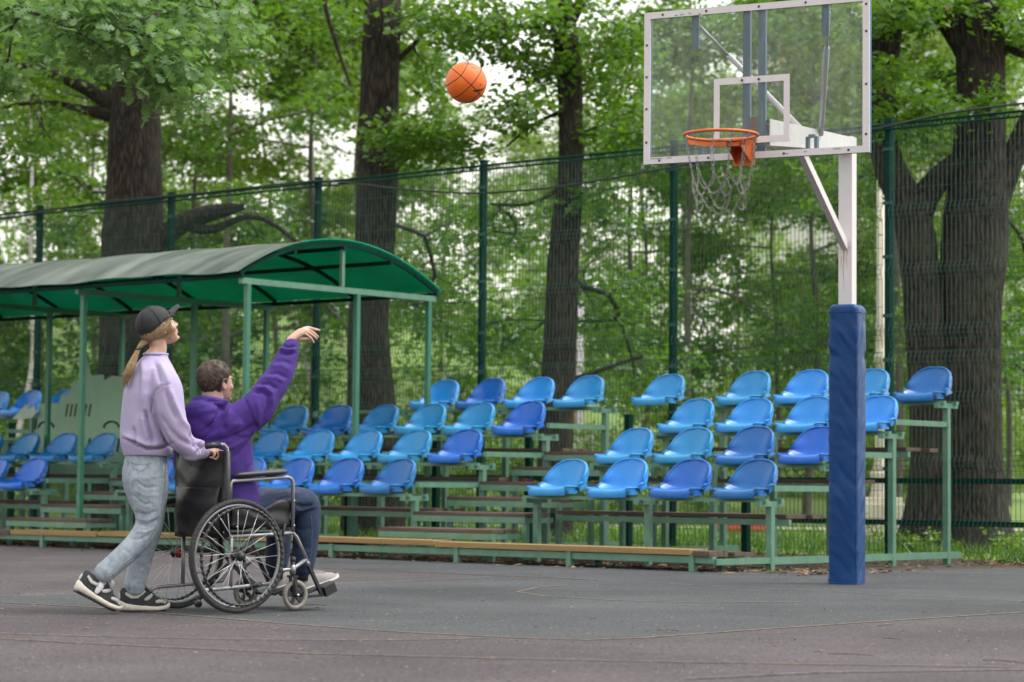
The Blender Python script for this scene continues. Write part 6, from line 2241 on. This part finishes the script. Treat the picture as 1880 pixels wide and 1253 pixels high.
def cap_part():
    root = bpy.data.objects.new('cap', None); link(root, woman); root.matrix_local = HM_w @ Matrix.Rotation(radians(-3), 4, 'Y')
    c, r = (-.012, 0, .042), (.112, .090, .098)
    V = []; nu, nv = 48, 18
    for i in range(nv + 1):
        t = i / nv
        for k in range(nu):
            ph = 2 * pi * k / nu
            lim = radians(84) + radians(34) * (0.5 - .5 * cos(ph)) ** 1.3          # deeper at the back
            th = max(.01, t * lim)
            bump = 1 + .006 * cos(6 * ph) * sin(th)
            V.append((c[0] + r[0] * bump * sin(th) * cos(ph), c[1] + r[1] * bump * sin(th) * sin(ph), c[2] + r[2] * cos(th)))
    Fs = [(i * nu + k, (i + 1) * nu + k, (i + 1) * nu + (k + 1) % nu, i * nu + (k + 1) % nu) for i in range(nv) for k in range(nu)]
    cr = MB().add(V, Fs, True).build('crown', M['cap'], root)
    s_ = cr.modifiers.new('s', 'SOLIDIFY'); s_.thickness = .004
    for q in range(6):
        ph = pi / 6 + q * pi / 3
        lim = radians(84) + radians(34) * (0.5 - .5 * cos(ph)) ** 1.3
        P = [(c[0] + (r[0] + .001) * sin(t) * cos(ph), c[1] + (r[1] + .001) * sin(t) * sin(ph), c[2] + (r[2] + .001) * cos(t)) for t in np.linspace(.05, lim, 14)]
        MB().tube(P, .0017, 5).build('panel_seam', M['cap'], cr)
    MB().ellipsoid((c[0], 0, c[2] + r[2] + .002), (.008, .008, .005)).build('button', M['cap'], cr)
    # brim
    V = []; n1, n2 = 22, 7
    for i in range(n1 + 1):
        a = radians(-74 + 148 * i / n1)
        for jj in range(n2 + 1):
            e = jj / n2
            ext = .078 * (cos(a * .98)) ** .55 * e
            x = c[0] + r[0] * cos(a) * .99 + ext; y = c[1] + r[1] * sin(a) * (1.0 - .06 * e)
            V.append((x, y, c[2] + .010 - .030 * (abs(sin(a)) ** 2.2) * (.3 + .7 * e) + .014 * e))
    Fs = [(i * (n2 + 1) + jj, (i + 1) * (n2 + 1) + jj, (i + 1) * (n2 + 1) + jj + 1, i * (n2 + 1) + jj + 1) for i in range(n1) for jj in range(n2)]
    br = MB().add(V, Fs, True).build('brim', M['cap'], root)
    s_ = br.modifiers.new('s', 'SOLIDIFY'); s_.thickness = .005; s_.offset = 0
    return root


cap_part()
# hair under the cap and at the temples
rng = np.random.default_rng(3)
d = sphere_dirs(9000, rng)
P = np.array((-.014, 0, .036)) + d * (np.array((.094, .074, .086)) + .007)
P += d * (.019 * np.clip((.03 - P[:, 2]) / .07, 0, 1))[:, None]
sel = (P[:, 2] < .034) & (P[:, 2] > -.038) & (P[:, 0] < .034) 
P = P[sel]; N_ = d[sel]
flow = np.array((-.115, 0, -.055)) - P; flow -= N_ * (flow * N_).sum(1)[:, None]; flow /= np.linalg.norm(flow, axis=1)[:, None] + 1e-6
o = hair_strands('hair', P, N_, flow, .042, .0014, M['strand_blond'], woman, rng, .02, .06, 0); o.matrix_local = HM_w
sh_ = hair_shell(lambda p: p[2] < .06 and p[0] < .034 and p[2] > -.046, lambda p: .005 + .019 * max(0, min(1, (.03 - p[2]) / .07)))
o = sh_.build('hair_base', M['hair_blond'], woman); o.matrix_local = HM_w
# loose locks in front of the ear
lk = MB()
for i in range(46):
    y = -.070 - .006 * rng.random(); x = rng.uniform(.0, .05)
    p0 = Vector((x + .012, y + .004, .055)); p1 = Vector((x + rng.normal(0, .006), y - .004, .0)); p2 = Vector((x - .012 + rng.normal(0, .012), y - .004 + rng.normal(0, .006), -.045 - .05 * rng.random()))
    lk.tube([p0, p1, p2], [.0016, .0018, .0005], 4)
    if i < 16: lk.tube([Vector((p0.x, -p0.y, p0.z)), Vector((p1.x, -p1.y, p1.z)), Vector((p2.x, -p2.y, p2.z))], [.0016, .0018, .0005], 4)
o = lk.build('hair_locks', M['hair_blond'], woman); o.matrix_local = HM_w; o['kind'] = 'stuff'
# pony tail
pt = MB()
base = wp(259, 634, -.01); tie = wp(254, 641, -.01); midp = wp(243, 668, -.025); endp = wp(229, 704, -.03)
for i in range(170):
    a = rng.uniform(0, 2 * pi); rr = sqrt(rng.random())
    def off(s_): return Vector((cos(a) * s_ * rr, sin(a) * s_ * rr, rng.normal(0, .002)))
    e_ = endp + Vector((rng.normal(0, .012), rng.normal(0, .012), rng.uniform(-.03, .06)))
    pt.tube([wp(268, 626, 0) + off(.03), base + off(.016), tie + off(.010), midp + off(.024) + Vector((-.004, 0, 0)), midp.lerp(endp, .55) + off(.028), e_], [.0016, .0018, .0018, .0019, .0016, .0004], 4)
o = pt.build('ponytail', M['hair_blond'], woman); o['kind'] = 'stuff'
MB().tube([tie + Vector((.012 * cos(t), .012 * sin(t), .006 * cos(t))) for t in np.linspace(0, 2 * pi, 14, endpoint=False)], .0055, 6, closed=True).build('hair_tie', M['cap'], woman)

# ===================================================== the seated man
MF = Frame((WC[0], WC[1], .0), PHI)
mp_ = MF.p
mHead = Vector((.042, 0, 1.246))
HM_m = Matrix.Translation(mHead) @ Matrix.Rotation(radians(9), 4, 'Z') @ Matrix.Rotation(radians(-9), 4, 'Y') @ Matrix.Scale(.965, 4)
b = MB()
add_T(b, head_shape(False), HM_m)
limb(b, [mHead + Vector((-.02, 0, -.04)), Vector((.02, 0, 1.155)), Vector((.015, 0, 1.08))], [.056, .058, .065])
b.rings([ell_ring((x, 0, z), A, B) for x, z, A, B in ((.06, .50, .13, .09), (.06, .56, .13, .09), (.055, .70, .12, .08), (.05, .85, .13, .085), (.05, .98, .14, .08), (.03, 1.04, .11, .06), (.02, 1.09, .07, .055))])
mS = Vector((.09, -.175, 1.045)); mE = mp_(502, 702, -.215); mW = mp_(535, 624, -.20)
limb(b, [mS, mE, mW], [.038, .032, .026])
limb(b, [Vector((.05, .17, 1.03)), Vector((.03, .25, .80)), Vector((.24, .21, .68))], [.038, .032, .026])
for sy in (-1, 1):
    limb(b, [Vector((.07, sy * .09, .53)), Vector((.545, sy * .125, .60)), Vector((.545, sy * .12, .20))], [.075, .052, .036])
# right hand, relaxed after the throw
kn = mp_(556, 607, -.20)
d_ = (kn - mW).normalized(); side = Vector((0, 1, 0)); nn_ = side.cross(d_).normalized()
rings = []
for t, w_, h_ in ((-.1, .026, .023), (.25, .032, .023), (.6, .041, .022), (.9, .043, .019), (1.05, .038, .014)):
    c = mW.lerp(kn, t)
    rings.append([c + side * (w_ * cos(a)) + nn_ * (h_ * sin(a)) for a in np.linspace(0, 2 * pi, 14, endpoint=False)])
b.rings(rings)
for yl, pts_, rr in ((-.170, [(555, 604), (566, 602), (577, 605), (587, 607)], .0100), (-.190, [(556, 606), (567, 607), (577, 613), (584, 619)], .0104), (-.211, [(556, 608), (566, 611), (575, 617), (581, 622)], .0100), (-.232, [(554, 611), (563, 615), (571, 622), (576, 629)], .0090)):
    P = [mp_(x, y, yl) for x, y in pts_]
    b.tube(P, [rr * 1.05, rr, rr * .95, rr * .72], 9); b.ellipsoid(P[-1], (rr * .72,) * 3, nu=8, nv=6)
P = [mp_(541, 622, -.168), mp_(551, 624, -.150), mp_(561, 623, -.145), mp_(569, 623, -.146)]
b.tube(P, [.013, .011, .0095, .0075], 9); b.ellipsoid(P[-1], (.0075,) * 3, nu=8, nv=6)
# left hand on the lap
kL2 = Vector((.30, .19, .66)); wL2 = Vector((.24, .21, .68))
rings = []
for t, w_, h_ in ((-.1, .024, .018), (.5, .038, .017), (1.0, .040, .014)):
    c = wL2.lerp(kL2, t); rings.append([c + Vector((0, 1, 0)) * (w_ * cos(a)) + Vector((0, 0, 1)) * (h_ * sin(a)) for a in np.linspace(0, 2 * pi, 12, endpoint=False)])
b.rings(rings)
for i in range(4):
    p0 = kL2 + Vector((0, .03 - .02 * i, 0)); b.tube([p0, p0 + Vector((.03, -.004, -.004)), p0 + Vector((.055, -.006, -.018)), p0 + Vector((.068, -.006, -.034))], [.0088, .0085, .008, .006], 8)
b.tube([wL2 + Vector((.01, -.03, 0)), wL2 + Vector((.035, -.045, -.01)), wL2 + Vector((.06, -.048, -.02))], [.012, .010, .008], 8)
mb_ = fuse(b, .0042, 3)
man = obj_me('person', mb_, M['skin'])
man.location = MF.o; man.rotation_euler = (0, 0, MF.yaw)
tag(man, 'seated person in purple hoodie and dark jeans with one arm raised after a throw', 'person')

# hoodie
h = MB()
h.rings([ell_ring((x, y, z), A, B, e=2.4) for x, y, z, A, B in (
    (.125, -.01, .555, .195, .150), (.125, -.01, .58, .20, .165), (.115, 0, .64, .202, .168), (.098, 0, .72, .202, .165), (.080, 0, .80, .205, .158), (.070, 0, .88, .210, .152), (.062, 0, .96, .216, .146),
    (.05, 0, 1.02, .204, .122), (.04, 0, 1.065, .17, .105), (.028, 0, 1.10, .115, .09), (.022, 0, 1.125, .085, .078))])
# raised right sleeve
limb(h, [Vector((.07, -.14, 1.02)), mp_(470, 752, -.205), mp_(493, 718, -.215), mp_(512, 690, -.215), mp_(527, 655, -.207), mp_(535, 634, -.202)], [(.108, .09), (.100, .085), (.086, .077), (.076, .070), (.062, .058), (.045, .046)], 20)
limb(h, [Vector((.06, .15, 1.02)), Vector((.035, .23, .90)), Vector((.03, .265, .80)), Vector((.14, .245, .725)), Vector((.225, .215, .685))], [.088, .076, .070, .062, .044], 18)
# hood lying on the back and round the neck
h.tube([(.022 + .088 * cos(t), .098 * sin(t), 1.132 - .026 * cos(t)) for t in np.linspace(0, 2 * pi, 26, endpoint=False)], .026, 10, closed=True)
h.ellipsoid((-.060, -.005, 1.085), (.078, .132, .070), Matrix.Rotation(.5, 3, 'Y'))
h.ellipsoid((-.085, -.01, 1.00), (.050, .105, .075))
h.ellipsoid((-.072, .06, 1.04), (.055, .08, .065))
h.ellipsoid((-.06, -.08, 1.05), (.055, .06, .06))
hd = fuse(h, .0062, 7)
z3 = lambda X, Y: (330 + X / 4.475, 580 + Y / 4.475)
S_m = [([z3(430, 700), z3(370, 745), z3(320, 810), z3(280, 880), z3(180, 960)], 3.2, -.012), ([z3(410, 690), z3(300, 720), z3(150, 740)], 4, .006), ([z3(110, 735), z3(260, 700), z3(400, 715)], 2.2, -.006),
       ([z3(140, 800), z3(240, 780), z3(320, 750)], 6, .006), ([z3(420, 760), z3(400, 850), z3(330, 960), z3(210, 1020)], 6, .009),
       ([z3(620, 890), z3(520, 960), z3(380, 1010), z3(230, 1030)], 4, -.010), ([z3(630, 930), z3(520, 1030), z3(400, 1100)], 5, .009), ([z3(640, 960), z3(560, 1060), z3(430, 1180)], 4, -.010),
       ([z3(645, 990), z3(600, 1120), z3(540, 1250)], 5, .008), ([z3(650, 1010), z3(625, 1150), z3(600, 1253)], 3.5, -.008), ([z3(480, 880), z3(420, 930), z3(330, 980)], 5, .007),
       ([z3(535, 680), z3(575, 760), z3(610, 850), z3(645, 950)], 1.8, -.005),
       ([z3(612, 628), z3(680, 625), z3(730, 660), z3(720, 760), z3(680, 860)], 3.6, -.012), ([z3(625, 595), z3(700, 590), z3(760, 640), z3(755, 730)], 4.5, .011), ([z3(650, 560), z3(740, 560), z3(800, 600)], 3.5, -.010),
       ([z3(700, 510), z3(790, 510), z3(850, 540)], 4, .008), ([z3(720, 480), z3(800, 470), z3(880, 510)], 3.5, -.008), ([z3(760, 420), z3(830, 410), z3(900, 450)], 5, .006), ([z3(780, 380), z3(850, 370), z3(920, 400)], 3.5, -.006),
       ([z3(815, 300), z3(880, 320), z3(945, 310)], 3, -.010), ([z3(825, 270), z3(890, 285), z3(950, 275)], 3, .011), ([z3(840, 240), z3(890, 255), z3(955, 250)], 2.2, -.010), ([z3(640, 700), z3(650, 800), z3(640, 900)], 5, .006)]
strokes(hd, MF, [(a_, w_ * .9, d_ * 1.1) for a_, w_, d_ in S_m])
wrinkle(hd, 41, (16, 16, 9), .0030)
hdo = obj_me('hoodie', hd, M['purple'], man)
M['purple_seam'] = mk('purple_seam', (.03, .011, .12), rough=.9)
for nm_, px_ in (('arm_seam', [z3(535, 680), z3(575, 760), z3(610, 850), z3(645, 950)]), ('cuff_seam', [z3(840, 242), z3(890, 256), z3(952, 250)]), ('hood_seam', [z3(112, 735), z3(260, 700), z3(400, 715)])): surf_line(nm_, hdo, MF, px_, .0015, M['purple_seam'], .0004)

# trousers
j = MB()
j.rings([ell_ring((x, 0, z), A, B) for x, z, A, B in ((.07, .455, .17, .13), (.07, .50, .18, .14), (.07, .56, .175, .13), (.07, .60, .15, .11))])
for sy in (-1, 1):
    limb(j, [Vector((.08, sy * .095, .53)), Vector((.30, sy * .115, .575)), Vector((.48, sy * .128, .605)), Vector((.562, sy * .13, .590)), Vector((.570, sy * .13, .49)), Vector((.565, sy * .125, .36)), Vector((.548, sy * .122, .245))],
         [(.098, .100), (.092, .096), (.080, .084), (.078, .080), (.076, .078), (.070, .070), (.064, .064)], 20)
mj = fuse(j, .0065, 6)
z2f = lambda X, Y: (230 + X / 4.476, 880 + Y / 4.476)
S_t = [([z2f(1200, 130), z2f(1300, 110), z2f(1450, 115)], 3, .006), ([z2f(1400, 210), z2f(1470, 230), z2f(1540, 215)], 3, -.010), ([z2f(1400, 300), z2f(1460, 280), z2f(1560, 250)], 3, -.009), ([z2f(1400, 260), z2f(1470, 255), z2f(1560, 225)], 3, .008),
       ([z2f(1230, 180), z2f(1330, 150), z2f(1420, 160)], 3, -.007), ([z2f(1400, 400), z2f(1470, 420), z2f(1540, 400)], 4, -.006), ([z2f(1390, 560), z2f(1450, 580), z2f(1520, 560)], 4, -.006)]
strokes(mj, MF, S_t)
wrinkle(mj, 47, (16, 16, 9), .0026)
tj = obj_me('jeans', mj, M['denim_dark'], man)
surf_line('side_seam', tj, MF, [z2f(1540, 300), z2f(1550, 420), z2f(1545, 560), z2f(1525, 700)], .0016, mk('blue_seam', (.09, .14, .25), rough=.9))
for sy in (-1, 1):
    MB().tube([(.545, sy * .12, .17), (.546, sy * .12, .26)], .040, 12).build('sock', mk('dark_sock', (.02, .02, .024), rough=.9), man)
    shoe(man, Matrix.Translation((.515, sy * .12, .104)) @ Matrix.Rotation(radians(sy * 4), 4, 'Z') @ Matrix.Rotation(radians(-15), 4, 'Y'), False)
# face and hair
for sy in (-1, 1):
    o = MB().ellipsoid((0, 0, 0), (.010, .012, .0095)).build('eye', M['eyewhite'], man); o.matrix_local = HM_m @ Matrix.Translation((.079, sy * .031, .004))
    MB().ellipsoid((.0075, 0, 0), (.0045, .006, .006)).build('iris', M['eye'], o)
    o = MB().tube([(.083, sy * .016, .026), (.083, sy * .030, .029), (.077, sy * .041, .026)], .0026, 6).build('eyebrow', M['hair_brown'], man); o.matrix_local = HM_m
o = MB().ellipsoid((.1005, 0, -.0535), (.007, .019, .005)).ellipsoid((.0975, 0, -.066), (.0072, .017, .0055)).build('lips', M['lip'], man); o.matrix_local = HM_m


def mask_m(p):
    x, y, z = p
    line_ = .062 if x > .045 else (.062 - (.045 - x) * 2.6 if x > .012 else (-.040 if x > -.055 else -.060))
    if abs(y) > .05 and -.028 < x < .02 and z < .012: return False
    return z > line_


def thick_m(p):
    x, y, z = p
    return .005 + .009 * max(0, min(1, (z + .01) / .09)) + .012 * max(0, min(1, -z / .06)) + .002 * sin(x * 130) * cos(y * 150)


o = hair_shell(mask_m, thick_m, 72, 48).build('hair_base', M['hair_brown'], man); o.matrix_local = HM_m
d = sphere_dirs(16000, rng)
P = np.array((-.014, 0, .036)) + d * np.array((.094, .074, .086))
sel = np.array([mask_m(p) for p in P]) & ~((P[:, 0] > .012) & (P[:, 2] < .048)); P = P[sel]; N_ = d[sel]
th = np.array([thick_m(p) for p in P]); P = P + N_ * (th - .003)[:, None]
whorl = np.array((-.075, -.02, .09))
flow = P - whorl; flow -= N_ * (flow * N_).sum(1)[:, None]; flow /= np.linalg.norm(flow, axis=1)[:, None] + 1e-6
flow[:, 2] -= .25
o = hair_strands('hair', P, N_, flow, .026, .0012, M['strand_brown'], man, rng, .14, .09, 520); o.matrix_local = HM_m
